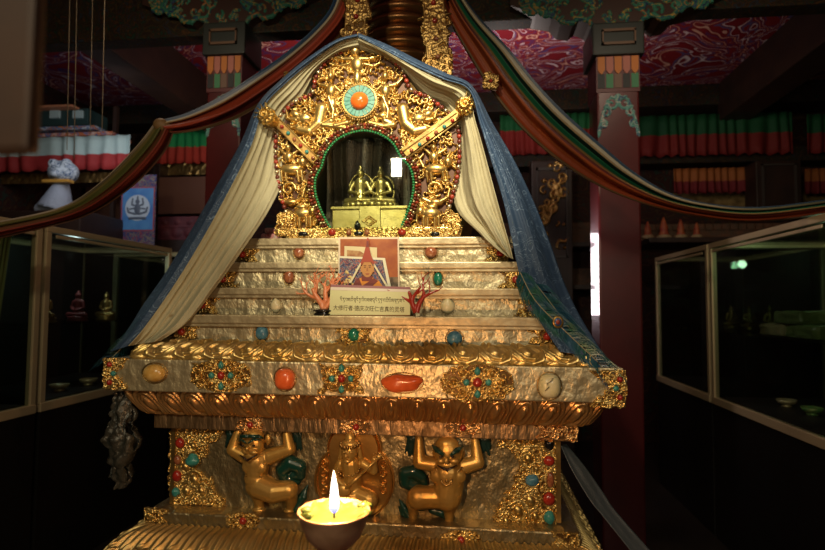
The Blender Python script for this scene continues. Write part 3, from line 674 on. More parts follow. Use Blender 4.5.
# --- upper lotus moulding
def lotus_up(r, o):
    p = PER1
    r.line([(o+p*.02, HH1*.95), (o+p*.10, HH1*.55), (o+p*.30, HH1*.22), (o+p*.55, HH1*.12), (o+p*.85, HH1*.28), (o+p*1.0, HH1*.6)], .0065, .010, 0, .8)
    r.line([(o+p*.15, HH1*.95), (o+p*.22, HH1*.62), (o+p*.40, HH1*.38), (o+p*.62, HH1*.34), (o+p*.8, HH1*.5)], .005, .008, 0, .6)
    r.line([(o+p*.72, HH1*1.0), (o+p*.86, HH1*.8), (o+p*1.0, HH1*.5), (o+p*1.2, HH1*.25)], .006, .009, 0, .5)
    r.ell(o+p*.5, HH1*.62, p*.17, HH1*.2, .013)
    for dx, dz in ((-.09, .88), (0, .95), (.09, .88), (0, .78)): r.dot(o+p*(.5+dx), HH1*dz, .0042, .016)
    r.ell(o+p*.28, HH1*.12, p*.22, HH1*.12, .010); r.ell(o+p*.75, HH1*.10, p*.18, HH1*.10, .009)
PER1, HH1 = .094, .058
Y0 = YS+.055; W0 = hw(590, 350, Y0)-.01
zt, zb2 = zc(346, Y0), zs1
f1 = tile(PER1, HH1, lotus_up)
moulding('lotus_moulding', W0-.01, Y0+.005, [(.030, zb2-.002), (.036, zb2+(zt-zb2)*.2), (.034, zb2+(zt-zb2)*.45), (.020, zb2+(zt-zb2)*.75), (.004, zt-.002), (-.03, zt)], lambda s, v, h: f1(s, v), GOLD2, 1500, 44)
# --- copper petals under the slab
PER2, HH2 = .077, .06
def lotus_dn(r, o):
    p = PER2; cx, cz = o+p*.5, HH2*.42
    for R, h in ((.46, .008), (.31, .009)):
        r.line([(cx+p*R*math.cos(a), cz+HH2*(R*1.15)*math.sin(a)) for a in np.linspace(PI*.95, 2.05*PI, 14)], .0035, h)
        r.line([(cx+p*R*math.cos(a), cz+HH2*(R*.9)*math.sin(a)) for a in np.linspace(-.1, PI+.1, 12)], .0032, h*.8)
    r.dot(cx, cz, p*.13, .013); r.line([(cx, cz), (cx+p*.1, cz+HH2*.12), (cx+p*.05, cz+HH2*.22)], .004, .010, 0, .5)
    r.line([(o, HH2*.05), (o, HH2*.5)], .006, .008, 0, .4)
YU = 1.745; zu1, zu0 = zs0, zc(418, YU)
f2 = tile(PER2, HH2, lotus_dn); WU = hw(590, 412, YU)
moulding('petal_moulding', WU-.01, YU+.005, [(-.01, zu0), (.004, zu0+.002), (.022, zu0+(zu1-zu0)*.35), (.040, zu0+(zu1-zu0)*.7), (.045, zu1), (.02, zu1)], lambda s, v, h: f2(s, v), COPPER, 1500, 40)
# --- frieze band
YFZ = 1.765; zf1, zf0 = zu0+.001, zc(435, YFZ); WF = hw(577, 425, YFZ)
frz = block('frieze_band', WF, YFZ, zf0, zf1, mat('copper_sheet', (.60, .38, .20), .9, .36, (20, .9, .01), (.42, .26, .13), 18, stretch=(2, 1, .6)))
# --- body
YP = 1.81; zp1, zp0 = zf0, zc(512, YP); WP = hw(558, 480, YP)
body = block('body', WP, YP, zp0-.01, zp1+.004, FOILD)
for sg in (-1, 1): boxo('corner_strip', XC+sg*WP-.007, XC+sg*WP+.007, YP-.012, YP+.01, zp0, zp1, DGOLD, body)
# --- lower ledge and big lotus
YL = 1.735; zl1, zl0 = zp0-.004, zc(535, YL); WL = hw(580, 525, YL)
ledge_ = block('lower_ledge', WL, YL, zl0-.006, zl1, FOILD, bev=.006)
PER3, HH3 = .088, .12
def lotus_big(r, o):
    p = PER3; H = HH3
    for k in range(4):
        a = k*.25; r.line([(o+p*(a+.0), H*.98), (o+p*(a-.18), H*.80), (o+p*(a-.32), H*.60)], .0055, .008, 0, .8)
    r.line([(o+p*.0, H*.62), (o+p*.12, H*.3), (o+p*.5, H*.1), (o+p*.88, H*.3), (o+p*1.0, H*.62)], .007, .012)
    r.ell(o+p*.5, H*.38, p*.28, H*.2, .012)
    for dx, dz in ((-.12, .55), (0, .62), (.12, .55), (0, .48)): r.dot(o+p*(.5+dx), H*dz, .007, .018)
f3 = tile(PER3, HH3, lotus_big); YB3 = 1.70; zb1 = zl0
moulding('lower_lotus', WL-.02, YB3+.03, [(.085, zb1-.135), (.10, zb1-.115), (.105, zb1-.08), (.085, zb1-.045), (.045, zb1-.012), (.0, zb1)], lambda s, v, h: f3(s, v), mat('aged_lotus_gilt', (.34, .24, .09), .8, .42, (25, .3, .003), (.46, .34, .14), 9), 1300, 60)
block('plinth', WL+.02, YB3-.03, .62, zb1-.13, FOILD); block('plinth_foot', WL+.12, YB3-.12, 0, .62, mat('red_base', (.12, .02, .02), 0, .5))

# --- filigree ornaments
def inside(poly): 
    def f(x, z):
        c = False; n = len(poly)
        for i in range(n):
            (x0, z0), (x1, z1) = poly[i], poly[(i+1) % n]
            if (z0 > z) != (z1 > z) and x < (x1-x0)*(z-z0)/(z1-z0)+x0: c = not c
        return c
    return f
def plaque(name, pts, Y, m, parent, seed=1, size=.011, dens=1.0, h=.010, res=.0013, edge=True, extra=None):
    q = [XZ(px, py, Y) for px, py in pts]; xs = [a for a, b in q]; zs = [b for a, b in q]
    rf = Relief(min(xs)-.004, max(xs)+.004, min(zs)-.004, max(zs)+.004, res); G_ = poly('plaque_ground', q, Y-.0012, Y+.001, mat('crevice_brown', (.14, .075, .025), .6, .45), parent)  # dark backing added so gaps between bosses read as shaded crevices
    area = (max(xs)-min(xs))*(max(zs)-min(zs)); rf.fill(int(area/size**2*1.7*dens), size, h, 0, inside(q), seed)
    if extra: extra(rf)
    if edge:
        for (a, b) in zip(q, q[1:]+q[:1]):
            L = math.hypot(b[0]-a[0], b[1]-a[1]); n = max(1, int(L/.0055))
            for i in range(n): rf.dot(a[0]+(b[0]-a[0])*i/n, a[1]+(b[1]-a[1])*i/n, .0028, .006)
    return rf.build(name, Y, m, parent)
Yf_ = YS
# slab plaques
def lens(cx, cy, w_, h_, n=20):
    pts = []
    for i in range(n):
        a = 2*PI*i/n; c, s_ = math.cos(a), math.sin(a); k = 1 if abs(c) < .8 else 1
        pts.append((cx+w_/2*math.copysign(abs(c)**1.25, c), cy-h_/2*math.copysign(abs(s_)**.75, s_)))
    return pts
for i, (cx, cy, w_, h_, gl) in enumerate(((221, 375.5, 60, 31, 'ctctc'), (341.5, 378.5, 42, 31, ''), (477.5, 382.5, 72, 36, ''))):
    if i == 1: pts = [(cx-22, cy-15), (cx-8, cy-8), (cx, cy-16), (cx+8, cy-8), (cx+22, cy-15), (cx+14, cy), (cx+22, cy+15), (cx+8, cy+9), (cx, cy+16), (cx-8, cy+9), (cx-22, cy+15), (cx-14, cy)]
    else: pts = lens(cx, cy, w_, h_)
    def bos(rf, cx=cx, cy=cy, w_=w_, h_=h_):
        for dx, dy in ((-.33, 0), (.33, 0), (-.2, -.26), (.2, -.26), (-.2, .26), (.2, .26)):
            x, z = XZ(cx+dx*w_, cy+dy*h_, YS); rf.dot(x, z, .0085, .020); rf.line([(x+.014*math.cos(a), z+.014*math.sin(a)) for a in np.linspace(0, 5.6, 14)], .0026, .012)
    pl = plaque('filigree_plaque', pts, YS, GOLD, slab, 10+i, .011, .7, .010, extra=bos)
    kx, kz = (9.5, 10.5) if i < 2 else (11, 11.5)
    gem(cx, cy, YS-.009, 8 if i < 2 else 10, 9 if i < 2 else 10, RED, slab, 'dark red coral bead in the middle of a slab plaque', .5, 'round', 'gem', 14)
    for dx, dy in ((-kx, 0), (kx, 0), (0, -kz), (0, kz)):
        gem(cx+dx, cy+dy, YS-.008, 6.5, 7 if dy == 0 else 8.5, TRQ, slab, 'small turquoise stone on a slab plaque', .45, 'drop' if dy else 'round', 'gem', 12)
for px, py, w_, h_, m, kd, lb in ((154.5, 373, 25, 19, AMB, 'round', 'oval amber cabochon'), (285, 379, 21, 22, ORG, 'square', 'rounded orange coral cabochon'), (402.5, 383, 37, 18, ORG, 'lump', 'wide lumpy orange coral cabochon'), (549.5, 386, 21, 24, CRM, 'square', 'cream stone cabochon with a dark crack')):
    gem(px, py, YS-.002, w_, h_, m, slab, lb, .42, kd, 'gem', 28); bezel(px, py, YS-.002, w_, h_, slab)
# crack in the cream stone
bm = bmesh.new(); tube(bm, [P(x, y, YS-.033+abs(x-549)*.0006) for x, y in ((545, 391), (549, 387), (547, 384), (551, 381), (553, 378))], .0009, 6); obj('crack', bm, mat('crack_dark', (.06, .04, .02), 0, .8), slab)
for sg, x0, tip, y0, y1 in ((-1, 104.5, 127, 359, 388), (1, 625, 590, 371, 406)):
    ym = (y0+y1)/2
    pl = plaque('corner_filigree', [(x0, y0), (tip, y0), (x0+(tip-x0)*.35, ym), (tip, y1), (x0, y1)], YS, GOLD, slab, 20+sg, .010, 1.2)
    for dy, m, lb in ((-9, RED, 'small coral at the slab corner'), (0, TRQ, 'small turquoise at the slab corner'), (9, RED, 'small coral at the slab corner')):
        gem(x0-sg*(5 if dy else 9), ym+dy, YS-.008, 6, 6, m, slab, lb, .5, 'round', 'gem', 12)
# step corner filigree + gems
for k, (lp, rp) in enumerate((((165, 330), (549, 336)), ((196, 304), (531, 307)), ((225, 279), (512, 279.5)), ((238, 256), (496, 253.5)))):
    Y = YR[k]
    for sg, (px, py) in ((-1, lp), (1, rp)):
        r0, r1 = rows[k][0]-1, rows[k][1]+1; ex = 0
        bx = P(px, py, Y).x; edge_px = pxr[k]-1 if sg > 0 else None
        W = hw(pxr[k], rows[k][0], Y); zb_, zt_ = zc(rows[k][0]-1, Y), zc(rows[k][1]+2, Y)
        xe = XC+sg*(W-.002); wd = .085; xi = xe-sg*wd
        q = [(xe, zb_), (xe, zt_), (xi, zt_), (xe-sg*wd*.55, (zb_+zt_)/2), (xi, zb_)]
        rf = Relief(min(xe, xi)-.003, max(xe, xi)+.003, zb_-.002, zt_+.002, .0013); poly('plaque_ground', q if sg > 0 else q[::-1], Y-.0012, Y+.001, mat('crevice_brown', (0, 0, 0)), steps[k]); rf.fill(100, .010, .010, 0, inside(q), 40+k*2+sg)  # same dark backing, crevice shade behind the step filigree
        rf.build('corner_filigree', Y, GOLD, steps[k])
        bm = bmesh.new(); ell(bm, (xe-sg*.026, Y-.008, (zb_+zt_)/2), (.013, .012, .013), 16); g = obj('gem', bm, RED, steps[k], True); g['label'] = 'round red coral on the corner of a step'
SG = [(3, 299, 253, 11, 12, BRN, 'round', 'brown agate on the top step'), (3, 431, 252.5, 13, 13, BRN, 'round', 'brown agate on the top step'),
      (2, 289, 277, 11, 15, BRN, 'round', 'upright oval brown agate'), (2, 438, 279, 9, 14, GRN, 'round', 'green stone in a silver mount'),
      (1, 276, 305, 12, 17, CRM, 'drop', 'cream teardrop shell'), (1, 447.5, 305.5, 15, 18, CRM, 'drop', 'cream teardrop shell'),
      (0, 262, 333, 14, 15, BLU, 'round', 'blue turquoise disc'), (0, 354, 335, 13, 14, GRN, 'round', 'green malachite cabochon'), (0, 454.5, 338.5, 16, 15, BLU, 'round', 'blue turquoise disc')]
for k, px, py, w_, h_, m, kd, lb in SG:
    gem(px, py, YR[k]-.001, w_, h_, m, steps[k], lb, .4, kd); 
    if kd == 'drop':
        bm = bmesh.new(); p = P(px, py, YR[k]-.002); s_ = YR[k]/F
        for a in np.linspace(0, 2*PI, 26)[:-1]:
            z = math.sin(a); x = math.cos(a)*(1-.62*max(0, z)**1.3); ell(bm, p+Vector((x*w_*s_*.58, 0, z*h_*s_*.56)), .0022, 6)
        obj('beaded_bezel', bm, LIP, steps[k], True)
    else: bezel(px, py, YR[k]-.001, w_, h_, steps[k])
plaque('filigree_plaque', [(337, 326), (347, 330), (362, 329), (372, 327), (367, 335), (372, 343), (360, 342), (347, 342), (337, 343), (342, 335)], YR[0], GOLD, steps[0], 61, .010)
# frieze rosettes
for i, (cx, cy, w_) in enumerate(((250, 425, 26), (356, 427, 30), (463, 428, 34))):
    plaque('rosette', lens(cx, cy, w_, 13), YFZ, COPPER, frz, 70+i, .008, 1.1, .008)
    gem(cx, cy, YFZ-.006, 7, 7, RED, frz, 'dark red stone on the frieze', .5, 'round', 'gem', 12)
plaque('rosette', [(536, 423), (577, 426), (577, 441), (536, 438), (545, 431)], YFZ, COPPER, frz, 75, .009)
for i, (cx, cy, w_, h_) in enumerate(((243, 521, 33, 15), (461, 540, 40, 18))):
    plaque('rosette', lens(cx, cy, w_, h_), YL, GOLD, ledge_, 80+i, .009, 1.1); gem(cx, cy, YL-.006, 8, 8, RED, ledge_, 'red coral on the lower ledge', .5, 'round', 'gem', 12)
plaque('rosette', [(145, 508), (168, 510), (160, 516), (167, 522), (145, 521)], YL, GOLD, ledge_, 83, .009); plaque('rosette', [(552, 532), (578, 534), (578, 550), (552, 548), (560, 540)], YL, GOLD, ledge_, 84, .009)
# panel corner filigree
Lp = [(171, 432), (224, 431), (216, 441), (204, 444), (208, 452), (198, 461), (192, 468), (203, 474), (210, 482), (216, 492), (225, 505), (171, 503)]
Rp = [(556, 432), (502, 436), (497, 446), (512, 448), (519, 458), (520, 470), (517, 482), (508, 494), (497, 512), (492, 526), (556, 529)]
def bosses(pts):
    def f(rf):
        for px, py, r in pts: x, z = XZ(px, py, YP); rf.ell(x, z, r, r*1.3, .018, 0, .4); rf.line([(x+r*1.6*math.cos(a), z+r*1.8*math.sin(a)) for a in np.linspace(0, 6.3, 14)], r*.3, .010)
    return f
plaque('corner_filigree', Lp, YP, GOLD, body, 31, .010, 1.2, .011, extra=bosses([(187, 466, .014), (196, 479, .016), (188, 490, .015), (203, 490, .014), (197, 498, .01), (212, 499, .01), (195, 445, .011), (207, 437, .01)]))
plaque('corner_filigree', Rp, YP, GOLD, body, 32, .010, 1.2, .011, extra=bosses([(528, 458, .015), (536, 468, .011), (530, 500, .017), (518, 510, .017), (535, 515, .013), (506, 520, .013), (518, 522, .01), (519, 443, .011), (533, 440, .011)]))
for px, py, w_, h_, m, lb in ((180, 443, 10, 11, RED, 'red coral'), (177.5, 460, 8, 10, BRN, 'dark brown agate'), (192.5, 460, 15, 13, TRQ, 'large green turquoise'), (177, 476, 10, 12, RED, 'dark red coral'), (176, 492, 9, 9, TRQ, 'green turquoise'),
      (549, 444.5, 10, 12, BLK, 'black stone'), (549, 461, 11, 10, RED, 'red coral'), (532, 480.5, 13, 11, BLU, 'blue turquoise'), (550.5, 480, 7, 15, BRN, 'long brown agate'), (549, 499, 12, 13, RED, 'dark red coral'), (549, 517.5, 10, 12, TRQ, 'green turquoise')):
    gem(px, py, YP-.010, w_, h_, m, body, lb + ' on the corner filigree', .4, 'lump' if m in (TRQ, BLU) else 'round'); bezel(px, py, YP-.009, w_, h_, body, GOLD)

# --- dome, spire and gilded straps
YD = 2.78
zD = ztop
lathe('dome', [(.30, -.01), (.33, .02), (.37, .15), (.42, .32), (.44, .48), (.42, .60), (.36, .68), (.25, .73), (.16, .75), (.16, .78)], (XC, YD, zD), mat('dome_gilt', (.30, .18, .07), .9, .45, (12, .6, .01), (.15, .08, .03), 16), ST, 64)
hz = zD+.76
bz = lambda py: P(404, py, YD).z
block('harmika', .0, 0, 0, 0, DGOLD) if False else boxo('harmika', XC-.2, XC+.2, YD-.2, YD+.2, hz-.02, hz+.08, DGOLD, ST, .01)
z = hz+.08; k = 0
SPR = mat('spire_copper', (.30, .13, .05), .85, .35, (30, .4, .004), (.42, .22, .08), 6)
while z < 3.7:
    R = .225-(z-hz)*.065; h = .062
    lathe('spire_ring', [(R*.86, 0), (R*.9, .004), (R, h*.3), (R*1.01, h*.45), (R*.97, h*.7), (R*.88, h*.82), (R*.85, h)], (XC, YD, z), SPR, ST, 48); z += h*.99; k += 1
def strap(pts, w_, label, seed):
    (xa, ya), (xb, yb) = pts; YB_ = 2.27; q = [(xa-w_/2, ya), (xa+w_/2, ya), (xb+w_/2, yb), (xb-w_/2, yb)]
    o = plaque('gilt_strap', q, YB_, DGOLD, ST, seed, .02, 1.6, .014, .003, False, lambda rf: [rf.line([XZ(a-s_*w_*.45, ya, YB_), XZ(b-s_*w_*.45, yb, YB_)], .008, .012) for s_ in (-1, 1) for a, b in ((xa, xb),)])
    poly('strap_backing', [XZ(x, y, YB_) for x, y in q], YB_-.001, YB_+.02, DGOLD, o); o['label'] = label
    for t in np.linspace(.05, .95, 8):
        gem(xa+(xb-xa)*t, ya+(yb-ya)*t, YB_-.012, 6, 6, [RED, BRN][int(t*20) % 2], o, 'dark red stone on a strap', .5, 'round', 'gem', 10)
strap([(361, -40), (350, 90)], 21, 'left gilded strap of the spire', 91); strap([(430, -40), (441, 100)], 22, 'right gilded strap of the spire', 92)

# --- lion-headed atlas figures in high relief
def fig_left():
    Y = YP; q = lambda u, v, d=0: P(225+u/5.5, 415+v/5.5, Y)+Vector((0, -d, 0)); s = Y/F/5.5
    bm = bmesh.new(); c = lambda pts, r: chain(bm, [q(*a) for a in pts], [x*s*1.22 for x in r], 14)
    c([(195, 235, .03), (195, 290, .032), (190, 345, .03), (215, 375, .03)], [62, 52, 46, 52])
    ell(bm, q(165, 258, .052), (38*s, 26*s, 38*s)); ell(bm, q(228, 264, .052), (38*s, 26*s, 38*s)); ell(bm, q(190, 325, .042), (58*s, 46*s, 52*s))
    c([(135, 215, .028), (62, 178, .03), (88, 85, .022)], [36, 27, 20]); ell(bm, q(90, 72, .02), (24*s, 16*s, 18*s))
    c([(265, 215, .028), (372, 175, .03), (352, 95, .022)], [38, 28, 20]); ell(bm, q(350, 80, .02), (24*s, 16*s, 18*s))
    c([(215, 372, .032), (300, 395, .05), (380, 385, .05)], [58, 50, 42]); c([(380, 385, .05), (382, 450, .03), (372, 500, .018)], [40, 28, 20]); ell(bm, q(365, 512, .02), (34*s, 30*s, 14*s))
    c([(190, 375, .026), (200, 440, .02), (198, 490, .016)], [50, 32, 20]); ell(bm, q(200, 508, .02), (40*s, 30*s, 17*s))
    c([(195, 205, .03), (192, 170, .035)], [34, 36])
    o = fuse('atlas_figure', bm, GOLDF, ST, .0022, 12); o['label'] = 'left gilded lion-man holding up the slab'
    h = bmesh.new(); e = lambda a, r: ell(h, q(*a), tuple(x*s for x in r), 18)
    e((188, 140, .05), (62, 46, 68)); e((190, 95, .05), (58, 44, 40)); e((190, 195, .062), (42, 30, 24)); e((180, 150, .085), (11, 14, 15)); e((165, 168, .074), (24, 20, 15)); e((208, 172, .074), (26, 20, 15)); e((258, 120, .035), (18, 14, 30)); e((128, 130, .035), (14, 14, 26))
    hd = fuse('head', h, GOLDF, o, .0018, 2)
    bm = bmesh.new()
    for pts in (((130, 112, .078), (150, 100, .088), (180, 118, .092)), ((190, 118, .092), (215, 100, .086), (246, 108, .076))): chain(bm, [q(*a) for a in pts], [4*s, 7*s, 3*s], 10)
    for pts in (((128, 100, .07), (150, 84, .085), (190, 82, .09), (235, 86, .082), (250, 100, .07)),): chain(bm, [q(*a) for a in pts], [6*s, 10*s, 10*s, 10*s, 6*s], 10)
    obj('brow', bm, TEAL, hd, True)
    bm = bmesh.new(); ell(bm, q(155, 134, .084), (9*s, 7*s, 6*s), 12); ell(bm, q(213, 134, .084), (9*s, 7*s, 6*s), 12); chain(bm, [q(145, 185, .085), q(185, 208, .092), q(230, 182, .085)], [4*s, 6*s, 4*s], 8)
    obj('eyes_and_mouth', bm, mat('dark_paint', (.03, .012, .008), 0, .4), hd, True)
    bm = bmesh.new(); chain(bm, [q(400, 350, .01), q(345, 340, .02), q(330, 290, .025), q(375, 250, .026), q(425, 270, .024), q(425, 320, .018), q(385, 322, .022)], [30*s, 34*s, 38*s, 42*s, 40*s, 30*s, 22*s], 14)
    fuse('tail', bm, TEAL, o, .002, 2)
    bm = bmesh.new(); chain(bm, [q(400, 500, .012), q(425, 450, .015), q(462, 380, .012)], [30*s, 26*s, 5*s], 12); chain(bm, [q(415, 470, .01), q(445, 440, .02), q(455, 405, .016)], [22*s, 18*s, 5*s], 12)
    fuse('tail_tuft', bm, TEAL, o, .002, 2)
    for u0 in (45, 400):
        bm = bmesh.new(); rnd = random.Random(u0)
        for i in range(14):
            a = q(u0+rnd.uniform(-25, 25), 80+rnd.uniform(-15, 30), .012); b = q(u0+rnd.uniform(-38, 30), 170+rnd.uniform(-30, 20), .008); chain(bm, [a, b], [12*s, 5*s], 8)
        fuse('mane', bm, mat('dark_green_mane', (.008, .03, .025), 0, .4), o, .002, 1)
    bm = bmesh.new(); chain(bm, [q(185, 400, .03), q(215, 440, .026), q(260, 450, .02)], [26*s, 20*s, 10*s]); chain(bm, [q(300, 420, .062), q(320, 440, .06)], [16*s, 12*s]); fuse('hip_cloth', bm, TEAL, o, .002, 1)
    bm = bmesh.new(); ell(bm, q(190, 240, .062), (12*s, 8*s, 12*s), 12); ell(bm, q(160, 300, .068), (5*s, 4*s, 5*s), 8); ell(bm, q(237, 303, .068), (5*s, 4*s, 5*s), 8); obj('pendant', bm, DGOLD, o, True)
def fig_right():
    Y = YP; q = lambda u, v, d=0: P(395+u/5.5, 425+v/5.5, Y)+Vector((0, -d, 0)); s = Y/F/5.5
    bm = bmesh.new(); c = lambda pts, r: chain(bm, [q(*a) for a in pts], [x*s*1.22 for x in r], 14)
    c([(295, 240, .035), (300, 300, .035), (290, 365, .036)], [70, 66, 66]); c([(290, 372, .038), (215, 372, .042), (140, 374, .04)], [56, 48, 52])
    ell(bm, q(255, 250, .058), (58*s, 32*s, 44*s)); ell(bm, q(335, 252, .058), (58*s, 32*s, 44*s)); ell(bm, q(295, 340, .050), (78*s, 54*s, 70*s)); ell(bm, q(135, 372, .050), (60*s, 50*s, 60*s))
    c([(235, 205, .03), (140, 190, .032), (135, 70, .022)], [34, 30, 18]); ell(bm, q(136, 52, .02), (20*s, 16*s, 22*s))
    c([(365, 215, .03), (455, 190, .032), (440, 70, .022)], [38, 30, 18]); ell(bm, q(438, 52, .02), (20*s, 16*s, 22*s))
    c([(112, 410, .03), (105, 465, .024), (103, 518, .018)], [38, 22, 17]); ell(bm, q(95, 528, .022), (42*s, 30*s, 14*s)); c([(302, 405, .03), (300, 465, .024), (300, 518, .018)], [44, 24, 18]); ell(bm, q(292, 530, .022), (44*s, 32*s, 15*s))
    for dx in (-28, 0, 26): ell(bm, q(92+dx, 534, .036), (9*s, 10*s, 8*s), 8); ell(bm, q(290+dx, 536, .036), (9*s, 10*s, 8*s), 8)
    c([(295, 215, .03), (295, 180, .035)], [50, 50])
    o = fuse('atlas_figure', bm, GOLDF, ST, .0022, 12); o['label'] = 'right gilded lion-man with green brows and tail'
    h = bmesh.new(); e = lambda a, r: ell(h, q(*a), tuple(x*s for x in r), 18)
    e((298, 130, .05), (76, 48, 70)); e((292, 85, .048), (62, 42, 40)); e((295, 185, .064), (56, 34, 28)); e((290, 152, .095), (15, 16, 19)); e((262, 160, .078), (24, 18, 15)); e((330, 160, .078), (26, 18, 15)); e((372, 140, .03), (14, 14, 26)); e((222, 140, .03), (14, 14, 26))
    hd = fuse('head', h, GOLDF, o, .0018, 2)
    bm = bmesh.new()
    for pts, r in ((((215, 82, .07), (240, 98, .088), (272, 118, .096)), (6, 15, 7)), (((375, 88, .07), (345, 100, .088), (315, 120, .096)), (6, 15, 7))): chain(bm, [q(*a) for a in pts], [x*s for x in r], 10)
    obj('brow', bm, TEAL, hd, True)
    bm = bmesh.new(); ell(bm, q(262, 132, .092), (10*s, 7*s, 6*s), 12); ell(bm, q(322, 132, .092), (10*s, 7*s, 6*s), 12); chain(bm, [q(245, 180, .088), q(295, 196, .104), q(345, 178, .088)], [4*s, 7*s, 4*s], 8); obj('eyes_and_mouth', bm, mat('dark_paint', (0, 0, 0)), hd, True)
    bm = bmesh.new(); chain(bm, [q(110, 330, .02), q(60, 300, .024), q(60, 250, .026), q(105, 240, .028), (q(150, 275, .024)), q(165, 310, .02)], [26*s, 34*s, 36*s, 34*s, 30*s, 22*s], 14); ell(bm, q(100, 280, .02), (70*s, 25*s, 55*s)); fuse('tail', bm, TEAL, o, .002, 2)
    bm = bmesh.new(); chain(bm, [q(85, 490, .012), q(55, 450, .015), q(28, 405, .01)], [24*s, 22*s, 5*s], 12); chain(bm, [q(75, 495, .01), q(45, 475, .015), q(22, 440, .01)], [20*s, 16*s, 4*s], 12); fuse('tail_tuft', bm, TEAL, o, .002, 2)
    for u0 in (90, 490):
        bm = bmesh.new(); rnd = random.Random(u0)
        for i in range(16):
            a = q(u0+rnd.uniform(-20, 20), 50+rnd.uniform(-15, 30), .010); b = q(u0+rnd.uniform(-38, 38), 150+rnd.uniform(-40, 20), .008); chain(bm, [a, b], [13*s, 5*s], 8)
        fuse('mane', bm, mat('dark_green_mane', (0, 0, 0)), o, .002, 1)
    bm = bmesh.new(); chain(bm, [q(205, 455, .018), q(255, 470, .018), q(280, 500, .014)], [20*s, 24*s, 12*s]); chain(bm, [q(130, 440, .03), q(165, 440, .03)], [18*s, 12*s]); fuse('hip_cloth', bm, TEAL, o, .002, 1)
    bm = bmesh.new(); tube(bm, [q(u, v, .086) for u, v in ((262, 252), (268, 275), (290, 286), (312, 275), (320, 250))], 5*s); ell(bm, q(292, 262, .086), (10*s, 8*s, 9*s), 10); tube(bm, [q(u, v, .070) for u, v in ((232, 196), (245, 225), (290, 240), (340, 228), (372, 196))], 5*s); obj('pendant', bm, DGOLD, o, True)
fig_left(); fig_right()
